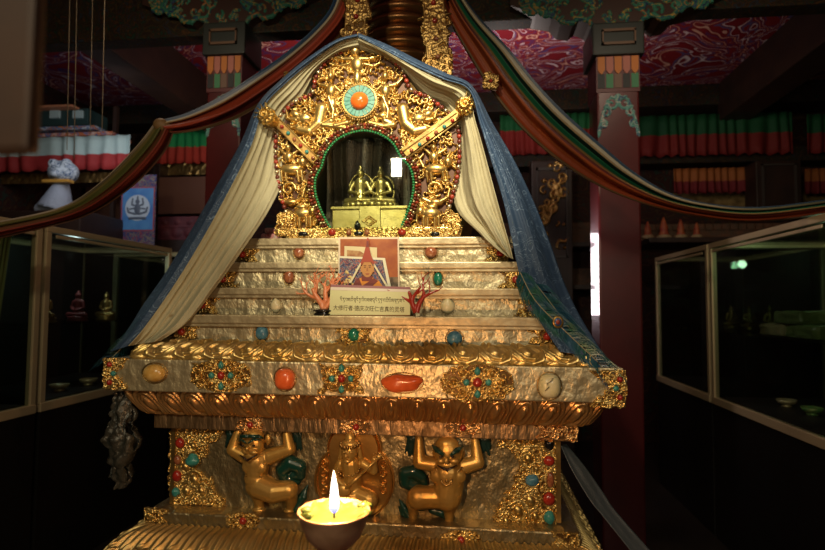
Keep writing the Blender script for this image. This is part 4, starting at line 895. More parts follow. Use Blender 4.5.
# --- seated lute player between them
def deity():
    Y = YP; q = lambda u, v, d=0: P(300+u/5, 420+v/5, Y)+Vector((0, -d, 0)); s = Y/F/5
    A = mat('amber_gilt', (.62, .30, .07), .95, .34, (30, .3, .003), (.74, .42, .13), 10)
    pts = []
    for i in range(44):
        a = 2*PI*i/44; r = 1; u = 275+200*math.cos(a)*(1 if math.sin(a) > -.3 else .93); v = 300-200*math.sin(a)*(1.0 if math.sin(a) > 0 else 1.0); pts.append((u, v))
    o = poly('deity_relief', [(q(u, v).x, q(u, v).z) for u, v in pts], Y-.012, Y+.004, A, ST); o['label'] = 'oval gilt relief of a seated lute player'
    rf = Relief(q(60, 0).x, q(490, 0).x, q(0, 520).z, q(0, 20).z, .0013)
    z2 = lambda u, v: (q(u, v).x, q(u, v).z)
    c0 = z2(275, 140)
    for R, h in ((135, .008), (122, .004)):
        rf.line([(c0[0]+R*s*math.cos(a), c0[1]+R*s*math.sin(a)) for a in np.linspace(-.3, PI+.3, 40)], 5*s, h, .008)
    c1 = z2(275, 300); rf.line([(c1[0]+190*s*math.cos(a), c1[1]+190*s*math.sin(a)) for a in np.linspace(0, 2*PI, 70)], 6*s, .008, .010)
    for sg in (-1, 1):
        for v in (215, 260, 300, 345): x, z = z2(275+sg*150, v); rf.spiral(x, z, 24*s, 1.1, 1.5, 6*s, .006, .012, sg)
    hz_ = Relief(q(130, 0).x, q(420, 0).x, q(0, 285).z, q(0, 0).z, .0013)
    rf.build('halo_rings', Y-.002, A, o)
    # head halo
    bm = bmesh.new(); r = bmesh.ops.create_cone(bm, segments=48, radius1=130*s, radius2=122*s, depth=.012, cap_ends=True); M = Matrix.Translation(q(275, 140, .020)) @ Matrix.Rotation(PI/2, 4, 'X')
    for v in r['verts']: v.co = M @ v.co
    obj('head_halo', bm, A, o)
    bm = bmesh.new(); c = lambda p_, r_: chain(bm, [q(*a) for a in p_], [x*s for x in r_], 12)
    c([(265, 200, .035), (270, 250, .035), (275, 320, .034)], [48, 44, 48])
    c([(215, 205, .03), (185, 265, .035), (235, 300, .055)], [26, 22, 15]); c([(325, 205, .03), (380, 235, .04), (385, 175, .05)], [26, 22, 14])
    c([(275, 345, .035), (360, 370, .05), (300, 420, .06)], [46, 44, 30]); c([(270, 345, .035), (190, 380, .05), (250, 425, .055)], [46, 40, 28])
    ell(bm, q(268, 430, .03), (120*s, 50*s, 40*s)); ell(bm, q(300, 385, .04), (70*s, 40*s, 34*s)); c([(266, 170, .04), (266, 200, .035)], [22, 26])
    for k in range(5): c([(215+k*6, 320+k*12, .05), (270+k*10, 345+k*10, .068), (330+k*8, 340+k*10, .06)], [6, 7, 6])
    fuse('body', bm, GOLDF, o, .0018, 1)
    h = bmesh.new(); ell(h, q(265, 135, .055), (40*s, 34*s, 50*s), 18); ell(h, q(262, 145, .088), (8*s, 10*s, 12*s), 10); ell(h, q(262, 175, .072), (20*s, 16*s, 12*s), 10)
    for sg in (-1, 1): ell(h, q(265+sg*16, 128, .082), (11*s, 7*s, 5*s), 10); chain(h, [q(265+sg*42, 120, .04), q(265+sg*48, 170, .035), q(265+sg*62, 200, .03)], [12*s, 14*s, 9*s], 8)
    ell(h, q(268, 75, .05), (26*s, 26*s, 34*s), 14); ell(h, q(268, 100, .05), (46*s, 38*s, 24*s), 16)
    hd = fuse('head', h, GOLDF, o, .0016, 1)
    bm = bmesh.new()
    for i in range(9): a = PI*i/8; ell(bm, q(267-44*math.cos(a), 100+8*math.sin(a), .05+.034*math.sin(a)), (7*s, 7*s, 12*s), 8)
    obj('crown', bm, DGOLD, hd, True)
    bm = bmesh.new(); chain(bm, [q(262, 298, .085), q(330, 235, .08), q(405, 165, .07)], [9*s, 7*s, 6*s], 10); ell(bm, q(245, 312, .08), (36*s, 14*s, 28*s), 16); ell(bm, q(412, 155, .07), (14*s, 10*s, 12*s), 10)
    for k in range(3): ell(bm, q(388+k*9, 150+k*10-9, .07), (4*s, 12*s, 4*s), 8)
    obj('lute', bm, GOLDF, o, True)
    bm = bmesh.new()
    for k in range(12): a = PI*k/11; ell(bm, q(266-52*math.cos(a), 212+32*math.sin(a), .068+.012*math.sin(a)), 5*s, 8)
    obj('necklace', bm, DGOLD, o, True)
deity()
#SECTION arch
# ---------------------------------------------------------------- gilded arch with its niche
YA = 1.965
AR = empty('gilded_arch', P(368, 236, YA), 'gilded relief arch with bead borders and a glazed niche on top of the steps', 'shrine arch')
outer = [(291, 229), (282, 205), (276, 178), (274, 152), (274, 132), (270, 124), (284, 110), (297, 99), (311, 93), (314, 78), (324, 62), (340, 51), (357, 45), (374, 49), (392, 58), (404, 71), (412, 89), (427, 95), (441, 105), (456, 118), (460, 130), (461, 150), (459, 175), (453, 199), (444, 229)]
inner = [(329, 229), (320, 212), (314, 194), (314, 178), (320, 166), (324, 153), (333, 141), (346, 133), (364, 129), (381, 133), (394, 142), (402, 156), (411, 166), (415, 180), (414, 196), (409, 212), (402, 229)]
NO = 120
po = [XZ(x, y, YA) for x, y in rspl(outer, NO)]; pi_ = [XZ(x, y, YA) for x, y in rspl(inner, NO)]
def ringplate(name, A, B, y0, y1, m, parent):
    bm = bmesh.new(); n = len(A); R = [[bm.verts.new((x, y, z)) for x, z in L] for L in (A, B) for y in (y0, y1)]
    for i in range(n-1):
        for a, b in ((0, 2), (3, 1), (1, 0), (2, 3)): bm.faces.new((R[a][i], R[a][i+1], R[b][i+1], R[b][i]))
    for i in (0, n-1): bm.faces.new((R[0][i], R[2][i], R[3][i], R[1][i]))
    bmesh.ops.recalc_face_normals(bm, faces=bm.faces); return obj(name, bm, m, parent)
pm = [XZ(x, y, YA) for x, y in rspl([(x+(368-x)*.0, y) for x, y in outer], NO)]
ringplate('plate', po, pi_, YA, YA+.05, mat('crevice_red_ground', (.09, .035, .015), .3, .5), AR)  # dark lacquer ground whose colour also supplies shade in the relief's crevices
s_ = YA/F
xs = [a for a, b in po]; zs = [b for a, b in po]
rf = Relief(min(xs)-.01, max(xs)+.01, min(zs)-.01, max(zs)+.01, .0014); pf = po + pi_[::-1]
ins = inside(po)
rf.fill(1500, .015, .019, 0, ins, 77)
A_ = lambda px, py: XZ(px, py, YA)
def rl(pts, r, h, base=0, taper=1): rf.line([A_(x, y) for x, y in pts], r*s_, h, base, taper)
def re(px, py, rx, rz, h, base=0, a=0): x, z = A_(px, py); rf.ell(x, z, rx*s_, rz*s_, h, base, a)
def rs(px, py, R, turns, a0, r, h, base=0, sgn=1): x, z = A_(px, py); rf.spiral(x, z, R*s_, turns, a0, r*s_, h, base, sgn)
# crowning winged figure
re(356, 53, 5, 5.5, .016, .016); re(358, 66, 7, 9, .018, .012); re(358, 79, 4.5, 9, .016, .012); re(350, 52, 2, 3, .012, .016); re(361, 49, 2, 2, .012, .018)
for sg in (-1, 1): rl([(357+sg*4, 61), (357+sg*14, 61), (357+sg*22, 58)], 2.8, .014, .012, .5); rl([(357+sg*8, 66), (357+sg*18, 68), (357+sg*24, 64)], 2.2, .012, .010, .4); rl([(357+sg*22, 58), (357+sg*27, 56)], 1.6, .012, .010, .6)
# two standing figures beside the disc
for sx, sg in ((332, -1), (386, 1)):
    re(sx, 78, 3.6, 5, .016, .014); rl([(sx, 73), (sx, 69)], 2.2, .014, .014, .4); re(sx, 92, 5.5, 8, .018, .010); re(sx-sg*1, 106, 5, 9, .016, .010); re(sx-sg*3, 117, 5.5, 4, .014, .010)
    rl([(sx+sg*4, 88), (sx+sg*12, 86), (sx+sg*17, 80)], 2.2, .013, .012, .6); rl([(sx-sg*4, 88), (sx-sg*10, 94), (sx-sg*5, 98)], 2.1, .013, .012, .7); rl([(sx-2, 99), (sx+3, 112), (sx+2, 120)], 2, .010, .018)
    for a in np.linspace(0, 2*PI, 16): rl([(sx+12*math.cos(a)*.9, 84+13*math.sin(a)), (sx+14*math.cos(a)*.9, 84+16*math.sin(a))], 1.1, .009, .006, .5)
    rl([(sx+sg*0, 122), (sx+sg*8, 126), (sx-sg*14, 129)], 4.2, .014, .010, .6); rl([(sx-sg*16, 124), (sx-sg*4, 127)], 3.2, .012, .012)
# makara heads and scaly bodies
for cx, sg in ((306, -1), (419, 1)):
    rl([(cx-sg*16, 110), (cx-sg*13, 124), (cx-sg*4, 132), (cx+sg*6, 130)], 7, .020, .006, .8); re(cx, 120, 9, 7, .022, .010); re(cx+sg*9, 116, 7, 5, .020, .010, sg*.5)
    for k in range(8): a = k*.8; re(cx+6*math.cos(a), 121+6*math.sin(a), 1.6, 1.6, .010, .022)
    re(cx-sg*1, 115, 2.6, 2.6, .012, .022); rl([(cx+sg*8, 122), (cx+sg*16, 120), (cx+sg*18, 112)], 2.6, .016, .012, .5); rl([(cx+sg*6, 127), (cx+sg*13, 129), (cx+sg*17, 126)], 2.3, .014, .012, .5)
    for k in range(5): rs(cx+sg*(-8+k*5), 104-(k % 2)*2, 3.6, 1, k, 1.3, .013, .012, sg)
# riders and lions, scrolls, elephants
for cx, sg in ((292, 1), (436, 1)):
    re(cx-2, 149, 3.2, 4, .016, .014); re(cx-2, 158, 5, 6, .016, .010); rl([(cx+3, 155), (cx+10, 150)], 2, .012, .012, .6); rl([(cx-6, 155), (cx-11, 150)], 2, .012, .012, .6)
    re(cx, 170, 12, 6, .020, .010); re(cx+12, 163, 5, 6, .020, .012); rl([(cx+12, 158), (cx+15, 153)], 1.8, .012, .014, .5)
    for dx in (-9, -5, 7, 11): rl([(cx+dx, 173), (cx+dx+1, 182)], 2, .014, .010, .7)
    rl([(cx-12, 168), (cx-16, 160), (cx-12, 155)], 2, .013, .010, .5)
    rs(cx-2, 190, 8, 1.3, 0, 2, .014, .008, 1); rl([(cx-12, 200), (cx, 205), (cx+12, 198), (cx+14, 190)], 3, .015, .010, .6); re(cx, 203, 8, 3.6, .016, .012)
for cx, sg in ((304, 1), (431, -1)):
    re(cx, 214, 10, 6.5, .022, .010); re(cx+sg*10, 212, 5, 6, .022, .012); rl([(cx+sg*13, 213), (cx+sg*14, 222), (cx+sg*12, 226)], 1.8, .014, .012, .7)
    for dx in (-7, -3, 4, 8): rl([(cx+dx, 218), (cx+dx, 227)], 2.3, .016, .010, .85)
    re(cx-sg*1, 208, 6, 3, .012, .020)
rf.clip(pf)
rf.build('relief', YA, GOLD, AR)
# diagonal jewelled bars ending in scrolled finials
for (x0, y0), (x1, y1), sg in (((277, 122), (318, 163), -1), ((459, 116), (405, 155), 1)):
    d = math.hypot(x1-x0, y1-y0); nx, ny = -(y1-y0)/d, (x1-x0)/d; q = [A_(x0+nx*k, y0+ny*k) for k in (-4.5, 4.5)] + [A_(x1+nx*k, y1+ny*k) for k in (4.5, -4.5)]
    b = poly('jewelled_bar', q, YA-.034, YA-.002, mat('bar_gilt', (.52, .32, .09), .5, .5, (80, .6, .003), (.30, .16, .04), 30), AR)
    for k in (-3.9, 3.9):
        bm = bmesh.new(); tube(bm, [P(x0+nx*k, y0+ny*k, YA-.035), P(x1+nx*k, y1+ny*k, YA-.035)], .0028, 8); obj('bar_edge', bm, GOLD2, b, True)
    for i in range(6):
        t = .12+.76*i/5; gem(x0+(x1-x0)*t, y0+(y1-y0)*t, YA-.036, 4.5, 4.5, [RED, TRQ, BRN][i % 3], b, 'small dark stone on the diagonal bar', .5, 'round', 'gem', 10)
for cx, cy, nm in ((268, 117, 'left'), (465, 107, 'right')):
    x, z = XZ(cx, cy, YA-.08); rr = Relief(x-.05, x+.05, z-.055, z+.055, .0014)
    for k in range(9): a = k*.7; rr.ell(x+.024*math.cos(a), z+.024*math.sin(a), .010, .010, .016, .004)
    rr.dot(x, z, .022, .022, .006); rr.spiral(x, z, .020, 1.6, .5, .004, .014, .020); rr.dot(x, z, .007, .016, .022)
    for k in range(5): a = PI/2+(-.9 if nm == 'right' else .9)+(k-2)*.38; rr.line([(x+.02*math.cos(a), z+.02*math.sin(a)), (x+.048*math.cos(a), z+.05*math.sin(a))], .006, .013, .002, .4)
    f = rr.build('finial', YA-.088, GOLD, AR); f['label'] = nm + ' scrolled finial'
    bm = bmesh.new(); r = bmesh.ops.create_cone(bm, segments=24, radius1=.026, radius2=.026, depth=.09, cap_ends=True); M = Matrix.Translation((x, YA-.043, z)) @ Matrix.Rotation(PI/2, 4, 'X')
    for v in r['verts']: v.co = M @ v.co
    obj('finial_back', bm, GOLD, f)
# sun disc
def disc(px, py, R0, R1, Y0, Y1, m, nm, parent, seg=48):
    p = P(px, py, Y0); bm = bmesh.new(); r = bmesh.ops.create_cone(bm, segments=seg, radius1=R0, radius2=R1, depth=Y1-Y0, cap_ends=True); M = Matrix.Translation((p.x, (Y0+Y1)/2, p.z)) @ Matrix.Rotation(PI/2, 4, 'X')
    for v in r['verts']: v.co = M @ v.co
    return obj(nm, bm, m, parent)
cx, cy = 359.5, 101; p = P(cx, cy, YA-.03)
sd = disc(cx, cy, 18.3*s_, 18.3*s_, YA-.026, YA, GOLD, 'sun_disc', AR); sd['label'] = 'round boss with a turquoise ring and orange coral centre'
for k in range(20):
    a0, a1 = 2*PI*k/20+.02, 2*PI*(k+1)/20-.02; r0, r1 = 9.5*s_, 16*s_
    pts = [(p.x+r*math.cos(a), p.z+r*math.sin(a)) for r, a in [(r0, a0), (r1, a0), (r1, (a0+a1)/2), (r1, a1), (r0, a1)]]
    poly('inlay', pts, YA-.034, YA-.026, TRQL, sd)
bm = bmesh.new(); tube(bm, [Vector((p.x+17*s_*math.cos(a), YA-.032, p.z+17*s_*math.sin(a))) for a in np.linspace(0, 2*PI, 65)], .0022, 6); obj('disc_rim', bm, GOLD2, sd, True)
bm = bmesh.new()
for a in np.linspace(0, 2*PI, 49)[:-1]: ell(bm, (p.x+19.3*s_*math.cos(a), YA-.026, p.z+19.3*s_*math.sin(a)), .0036, 8)
obj('beaded_rim', bm, GOLD, sd, True)
g = gem(cx, cy, YA-.034, 19, 19, mat('coral_centre', (.88, .21, .03), 0, .2, coat=.6, var=(.78, .14, .02), vscale=30), sd, 'round orange coral centre', .35, 'round', 'coral_centre', 32)
# bead strings
def bead_string(name, curve, n, Y, rb, mats, label, long=1.0, bname='bead', stripe=None):
    pts = rspl(curve, n+1); o = None
    bm = bmesh.new(); tube(bm, [P(x, y, Y+.002) for x, y in pts], .0014, 6); o = obj(name, bm, DGOLD, AR, True); o['label'] = label
    meshes = {}
    for i in range(n):
        a = P(*pts[i], Y); b = P(*pts[i+1], Y); d = (b-a); m = mats[i % len(mats)]
        if m.name not in meshes:
            bm = bmesh.new(); ell(bm, (0, 0, 0), (rb, rb, 1), 12)
            for v in bm.verts:
                z = v.co.z; v.co.z = z*d.length*.46
                if long > 1: v.co.x *= min(1.15, (1-z*z)**-.12 if abs(z) < .99 else 1); v.co.y *= 1
            me = bpy.data.meshes.new(bname); bm.to_mesh(me); bm.free(); me.materials.append(m); me.shade_smooth(); meshes[m.name] = me
        q = bpy.data.objects.new(bname, meshes[m.name]); COL.objects.link(q); q.parent = o; q.location = (a+b)/2; q.rotation_euler = d.to_track_quat('Z', 'Y').to_euler()
    return o
CB = mat('coral_bead_red', (.34, .04, .02), 0, .3, coat=.4); CB2 = mat('coral_bead_dark', (.13, .02, .012), 0, .3, coat=.4); SB = mat('silver_bead', (.62, .50, .34), .9, .3); GB = mat('turquoise_bead_green', (.03, .26, .11), 0, .35, coat=.3)
def offs(curve, k, cxy=(366, 170)):
    c = rspl(curve, 60); d = np.gradient(c, axis=0); n = np.stack([d[:, 1], -d[:, 0]], 1); n /= np.linalg.norm(n, axis=1)[:, None]; return [tuple(v) for v in c+n*k]
bead_string('outer_bead_string', offs(outer, -1.5), 92, YA-.020, .0085, [CB2, CB, CB2, SB], 'outer border string of red and dark coral beads', 1.2, 'coral_bead')
bead_string('arch_bead_string', offs(inner, 1.2), 84, YA-.028, .0062, [CB, CB2, SB], 'red coral bead string round the niche', 1, 'red_bead')
bead_string('arch_bead_string', offs(inner, 4.4), 78, YA-.026, .0072, [CB2, CB2, SB, CB2, CB], 'dark garnet and silver bead string round the niche', 1.2, 'garnet_bead')
bead_string('green_bead_string', offs(inner, -1.6), 92, YA-.024, .0052, [GB], 'green turquoise bead string edging the niche', 1, 'green_bead')
# foot rail under the arch with stones, and side volutes
zb_ = ztop-.001; zt_ = P(366, 226, YA).z
def sill_pts(): 
    a = P(289, 230, YA).x; b = P(449, 230, YA).x; return a, b
a, b = sill_pts()
sill = boxo('arch_sill', a, b, YA-.035, YA+.06, zb_, P(366, 227.5, YA-.035).z, GOLD2, AR, .004)
rr = Relief(a, b, zb_, P(366, 227.5, YA-.035).z, .0013); rr.fill(420, .009, .008, 0, None, 55); rr.build('sill_relief', YA-.035, GOLD, sill)
for px, w_, m, lb in ((332, 9, RED, 'round red coral on the arch sill'), (402, 9, RED, 'round red coral on the arch sill'), (367, 6, BRN, 'brown stone on the arch sill'), (349, 6, BRN, 'brown stone on the arch sill')):
    gem(px, 232.5, YA-.040, w_, 8, m, sill, lb, .5, 'round', 'gem', 14)
gem(357.5, 225.5, YA-.040, 7, 11, BLK, sill, 'small black pointed stone at the niche foot', .5, 'drop', 'gem', 14); gem(358.5, 233.5, YA-.040, 10, 4.5, BLK, sill, 'dark engraved oval on the sill', .5, 'square', 'gem', 14)
gem(303, 234, YA-.04, 11, 5, BLK, sill, 'dark engraved oval on the sill', .5, 'square', 'gem', 14); gem(435, 234, YA-.04, 10, 5, BLK, sill, 'dark engraved oval on the sill', .5, 'square', 'gem', 14)
for cx, sg in ((287, -1), (451, 1)):
    v = plaque('side_volute', [(cx-sg*8, 236), (cx+sg*9, 236), (cx+sg*11, 228), (cx+sg*7, 217), (cx, 210), (cx-sg*6, 214)], YA-.020, GOLD, AR, 56+sg, .011, 1.5, .014); 
    poly('volute_back', [XZ(cx+sg*u, v_, YA-.02) for u, v_ in ((-8, 236), (9, 236), (11, 228), (7, 217), (0, 210), (-6, 214))], YA-.0205, YA+.01, GOLD, v)
# niche box, curtain, glass
nz0 = zt_; ix0 = min(x for x, z in pi_)-.05; ix1 = max(x for x, z in pi_)+.05; iz1 = max(z for x, z in pi_)+.07
bm = bmesh.new(); y0, y1 = YA+.05, YA+.34
box(bm, ix0-.01, ix0, y0, y1, ztop+.002, iz1); box(bm, ix1, ix1+.01, y0, y1, ztop+.002, iz1); box(bm, ix0-.01, ix1+.01, y0, y1, iz1, iz1+.01); box(bm, ix0-.01, ix1+.01, y1, y1+.01, ztop+.002, iz1+.01); box(bm, ix0, ix1, YA+.06, y1, ztop+.002, ztop+.02)
obj('niche_box', bm, mat('niche_dark', (.05, .045, .02), 0, .5), AR)
pg = [XZ(x, y, YA-.044) for x, y in offs(inner, 7)]; gl = poly('niche_glass', pg, YA-.063, YA-.060, GLASSN, AR)
n = 150; V = []; UV = []
for i in range(n):
    t = i/(n-1); x = ix0+.01+(ix1-ix0-.02)*t
    for j in range(12): u = j/11; V.append((x+.006*math.sin(u*3+t*9), y1-.035+.018*math.sin(t*2*PI*7+.5*math.sin(u*2))+.006*math.sin(t*61), ztop+.03+(iz1-ztop-.05)*u)); UV.append((t, u))
Fc = [(i*12+j, i*12+j+1, (i+1)*12+j+1, (i+1)*12+j) for i in range(n-1) for j in range(11)]
bands = []; rnd = random.Random(4)
for k in range(14): bands.append((k/14, rnd.choice([(.12, .10, .07), (.45, .38, .30), (.08, .06, .04), (.2, .15, .12), (.6, .55, .48)])))
nc = pydata('niche_curtain', np.array(V), Fc, band_mat('niche_brocade', bands, bump=(130, 1, .01), rough=.45), AR, True, UV); so = nc.modifiers.new('thickness', 'SOLIDIFY'); so.thickness = .002
# statue and pedestal inside
YG = YA+.17
YGM = mat('yellow_gilt', (.36, .29, .10), .85, .36, (30, .3, .003), (.48, .40, .17), 16); g0 = P(372, 222, YG)
sp = empty('statue_pedestal', (g0.x, YG, ztop+.02), 'yellow gilt pedestal with a lozenge panel inside the niche', 'pedestal')
xa, xb = P(336, 220, YG).x, P(408, 220, YG).x; zp_ = P(370, 209, YG).z
boxo('pedestal_body', xa, xb, YG-.06, YG+.07, ztop+.021, zp_-.012, YGM, sp, .003); boxo('pedestal_cornice', xa-.006, xb+.006, YG-.066, YG+.075, zp_-.012, zp_, YGM, sp, .003)
c = P(373, 215, YG); 
fr = boxo('lozenge_panel', c.x-.042, c.x+.042, YG-.072, YG-.060, ztop+.022, zp_-.001, YGM, sp, .003)
for R in (.026, .015): 
    bm = bmesh.new(); zc_ = (ztop+.022+zp_)/2; tube(bm, [Vector((c.x+R*1.1*math.cos(a), YG-.074, zc_+R*.75*math.sin(a))) for a in np.linspace(0, 2*PI, 5)], .0025, 6); obj('lozenge', bm, DGOLD, fr)
cz = (c.x+.0, YG, zp_+.001)
o = empty('seated_statue', cz, 'pale gilt pair of seated figures on the niche pedestal behind the glass', 'statue')
h = .165
bm = bmesh.new()
for k in range(22): 
    a = 2*PI*k/22; ell(bm, (cz[0]-.01+.098*math.cos(a), YG+.045*math.sin(a), cz[2]+.011), (.017, .014, .011), 10)
ell(bm, (cz[0]-.01, YG, cz[2]+.010), (.1, .045, .010), 20); obj('lotus_base', bm, YGM, o, True)
def sit(x0, sc, nm, turn=0):
    bm = bmesh.new(); v = lambda a, b, d: Vector((x0+a*sc, YG+b*sc, cz[2]+.018+d*sc))
    for sg in (-1, 1): chain(bm, [v(sg*.12, 0, .1), v(sg*.34, -.06, .07), v(sg*.03, -.2, .08)], [.1*sc, .085*sc, .05*sc], 10); chain(bm, [v(sg*.17, 0, .55), v(sg*.28, -.02, .33), v(sg*.07+turn, -.16, .24)], [.065*sc, .055*sc, .035*sc], 10)
    chain(bm, [v(0, 0, .12), v(0, 0, .35), v(0, 0, .55)], [.17*sc, .13*sc, .15*sc], 12); cap(bm, v(0, 0, .6), v(0, 0, .72), .06*sc, .06*sc); ell(bm, v(0, -.01, .80), (.1*sc, .1*sc, .12*sc), 14); ell(bm, v(0, 0, .94), (.06*sc, .06*sc, .08*sc), 10)
    return fuse(nm, bm, YGM, o, .0025, 1)
sit(cz[0]-.052, .155, 'figure', .04); sit(cz[0]+.030, .150, 'figure', -.04)
bm = bmesh.new(); tube(bm, [Vector((cz[0]+.030+.052*math.cos(a), YG+.02, cz[2]+.075+.062*math.sin(a))) for a in np.linspace(-.6, PI+.6, 30)], .004, 8); obj('aureole', bm, YGM, o, True)
bm = bmesh.new(); tube(bm, [Vector((cz[0]-.052+.050*math.cos(a), YG+.02, cz[2]+.080+.068*math.sin(a))) for a in np.linspace(-.6, PI+.6, 30)], .004, 8); obj('aureole', bm, YGM, o, True)
# ---------------------------------------------------------------- draped cloth
DC = empty('draped_cloth', P(362, 40, 1.93), 'cream cloth with blue brocade border draped over the arch and down both sides', 'cloth')
rng = random.Random(11)
def folds(seed, n, amp, skew=2.0):
    r = random.Random(seed); K = [(r.uniform(.6, 1.4)*n, r.uniform(0, 6.3), r.uniform(.5, 1)) for _ in range(4)]
    def f_(s, t):
        v = sum(a*math.sin(f*t*2*PI+p+skew*s+.8*math.sin(s*5+p)) for f, p, a in K)/2
        w2 = math.sin(K[0][0]*2.3*t*2*PI+skew*1.7*s+K[1][1]+1.2*math.sin(s*6)); v += .55*(1-abs(w2))**2-.2
        return amp*(.25+.75*min(1, s*2.2))*v
    return f_
cin = [(360, 54, 1.985), (338, 58, 1.985), (318, 74, 1.985), (308, 98, 1.99), (292, 116, 1.995), (284, 142, 2.0), (284, 176, 1.975), (268, 212, 1.90), (240, 254, 1.84), (214, 290, 1.79), (188, 322, 1.75), (160, 341, 1.72)]
ccr = [(358, 37, 1.90), (338, 43, 1.895), (312, 61, 1.89), (286, 83, 1.885), (264, 107, 1.88), (251, 146, 1.87), (226, 196, 1.85), (203, 238, 1.82), (180, 276, 1.78), (160, 306, 1.75), (141, 332, 1.715), (128, 346, 1.70)]
cbo = [(357, 34, 1.97), (336, 40, 1.97), (309, 57, 1.97), (282, 79, 1.97), (258, 104, 1.97), (240, 144, 1.96), (212, 194, 1.95), (188, 236, 1.93), (165, 274, 1.90), (144, 304, 1.86), (125, 334, 1.80), (110, 352, 1.75)]
loft('cream_lining', [cin, [((a[0]*.5+b[0]*.5), (a[1]*.5+b[1]*.5), a[2]*.35+b[2]*.65) for a, b in zip(cin, ccr)], ccr], 140, 50, CREAMC, DC, folds(1, 1.6, .019))
loft('blue_border', [ccr, [((a[0]+b[0])/2, (a[1]+b[1])/2, min(a[2], b[2])-.008) for a, b in zip(ccr, cbo)], cbo], 140, 20, BLUEC, DC, folds(2, 1.5, .006))
din = [(358, 54, 1.985), (384, 60, 1.985), (404, 74, 1.985), (424, 98, 1.99), (444, 108, 1.99), (453, 128, 2.0), (453, 160, 2.0), (452, 190, 1.985), (458, 212, 1.95), (476, 230, 1.90), (492, 245, 1.865), (508, 257, 1.845)]
dcr = [(358, 37, 1.90), (378, 47, 1.895), (398, 57, 1.89), (433, 74, 1.885), (468, 89, 1.88), (474, 116, 1.875), (482, 144, 1.87), (490, 174, 1.86), (497, 200, 1.85), (503, 222, 1.845), (509, 242, 1.84), (513, 259, 1.835)]
loft('cream_lining', [din, [((a[0]*.5+b[0]*.5), (a[1]*.5+b[1]*.5), a[2]*.35+b[2]*.65) for a, b in zip(din, dcr)], dcr], 140, 44, CREAMC, DC, folds(5, 1.5, .015, 3))
ein = [(358, 37, 1.90), (386, 51, 1.895), (414, 66, 1.89), (443, 79, 1.885), (469, 90, 1.87), (480, 124, 1.865), (491, 160, 1.855), (503, 200, 1.845), (512, 240, 1.83), (521, 280, 1.80), (538, 318, 1.76), (560, 352, 1.70)]
eou = [(358, 33, 1.97), (388, 45, 1.97), (418, 60, 1.97), (448, 74, 1.97), (472, 86, 1.96), (493, 124, 1.95), (514, 160, 1.94), (533, 200, 1.93), (549, 240, 1.91), (563, 280, 1.87), (581, 318, 1.81), (606, 358, 1.73)]
loft('blue_border', [ein, [((a[0]*.6+b[0]*.4), (a[1]*.6+b[1]*.4), a[2]-.012) for a, b in zip(ein, eou)], [((a[0]*.35+b[0]*.65), (a[1]*.35+b[1]*.65), a[2]+.012) for a, b in zip(ein, eou)], eou], 140, 36, BLUEC, DC, folds(9, 1.6, .009, 1))
# back part over the dome top
# peacock feathers lying on the blue border
def feather(path, Y0, Y1, eyes, label, seed):
    r = random.Random(seed); o = empty('peacock_feather', P(*path[0], Y0), label, 'feather', 'peacock feathers on the cloth')
    pts = spl(path, 30); C = [P(x, y, Y0+(Y1-Y0)*i/29) for i, (x, y) in enumerate(pts)]
    bm = bmesh.new(); tube(bm, C, .0016, 6); obj('quill', bm, mat('quill_pale', (.30, .26, .16), 0, .5), o, True)
    V = []; Fc = []; mats = []
    for i in range(320):
        t = r.random(); k = min(28, int(t*29)); p = C[k].lerp(C[k+1], t*29-k) if t*29-k >= 0 else C[k]; d = (C[k+1]-C[k]).normalized()
        side = Vector((d.z, 0, -d.x))*r.choice((-1, 1)); L = r.uniform(.03, .065); q1 = p+(d*.6+side*.7)*L*.6+Vector((0, -r.uniform(.0, .012), 0)); q2 = q1+(d*1.0+side*.2)*L*.7+Vector((0, r.uniform(-.008, .008), -.004))
        w_ = side.cross(Vector((0, 1, 0)))*.0012+Vector((.0008, 0, .0008)); b = len(V)
        V += [p-w_, p+w_, q1-w_, q1+w_, q2]; Fc += [(b, b+1, b+3, b+2), (b+2, b+3, b+4, b+4)]; 
    Fc = [f if f[-1] != f[-2] else f[:3] for f in Fc]
    me = bpy.data.meshes.new('barbs'); me.from_pydata([tuple(v) for v in V], [], Fc); link('barbs', me, mat('peacock_green', (.012, .09, .06), .2, .35, var=(.02, .08, .16), vscale=25), o)['kind'] = 'stuff'
    for (x, y, Y) in eyes:
        for nm, R, m, dy in (('eye_ring', .017, mat('eye_bronze', (.22, .13, .03), .6, .35), 0), ('eye_blue', .011, mat('eye_blue_', (.02, .08, .25), .3, .3), .002), ('eye_centre', .007, mat('eye_red', (.25, .04, .02), .2, .3), .0035)):
            bm = bmesh.new(); ell(bm, P(x, y, Y-dy), (R, .003, R*1.15), 16); obj(nm, bm, m, o, True)
feather([(520, 272), (535, 300), (562, 328), (598, 362)], 1.775, 1.69, [(558, 322, 1.715)], 'dark green and blue peacock feather over the right end of the cloth', 3)
feather([(536, 284), (556, 310), (574, 334), (606, 372)], 1.79, 1.69, [], 'second peacock feather hanging over the right slab corner', 4)
feather([(186, 262), (163, 300), (140, 328), (108, 362)], 1.86, 1.72, [], 'dark green peacock feather on the left edge of the cloth', 5)
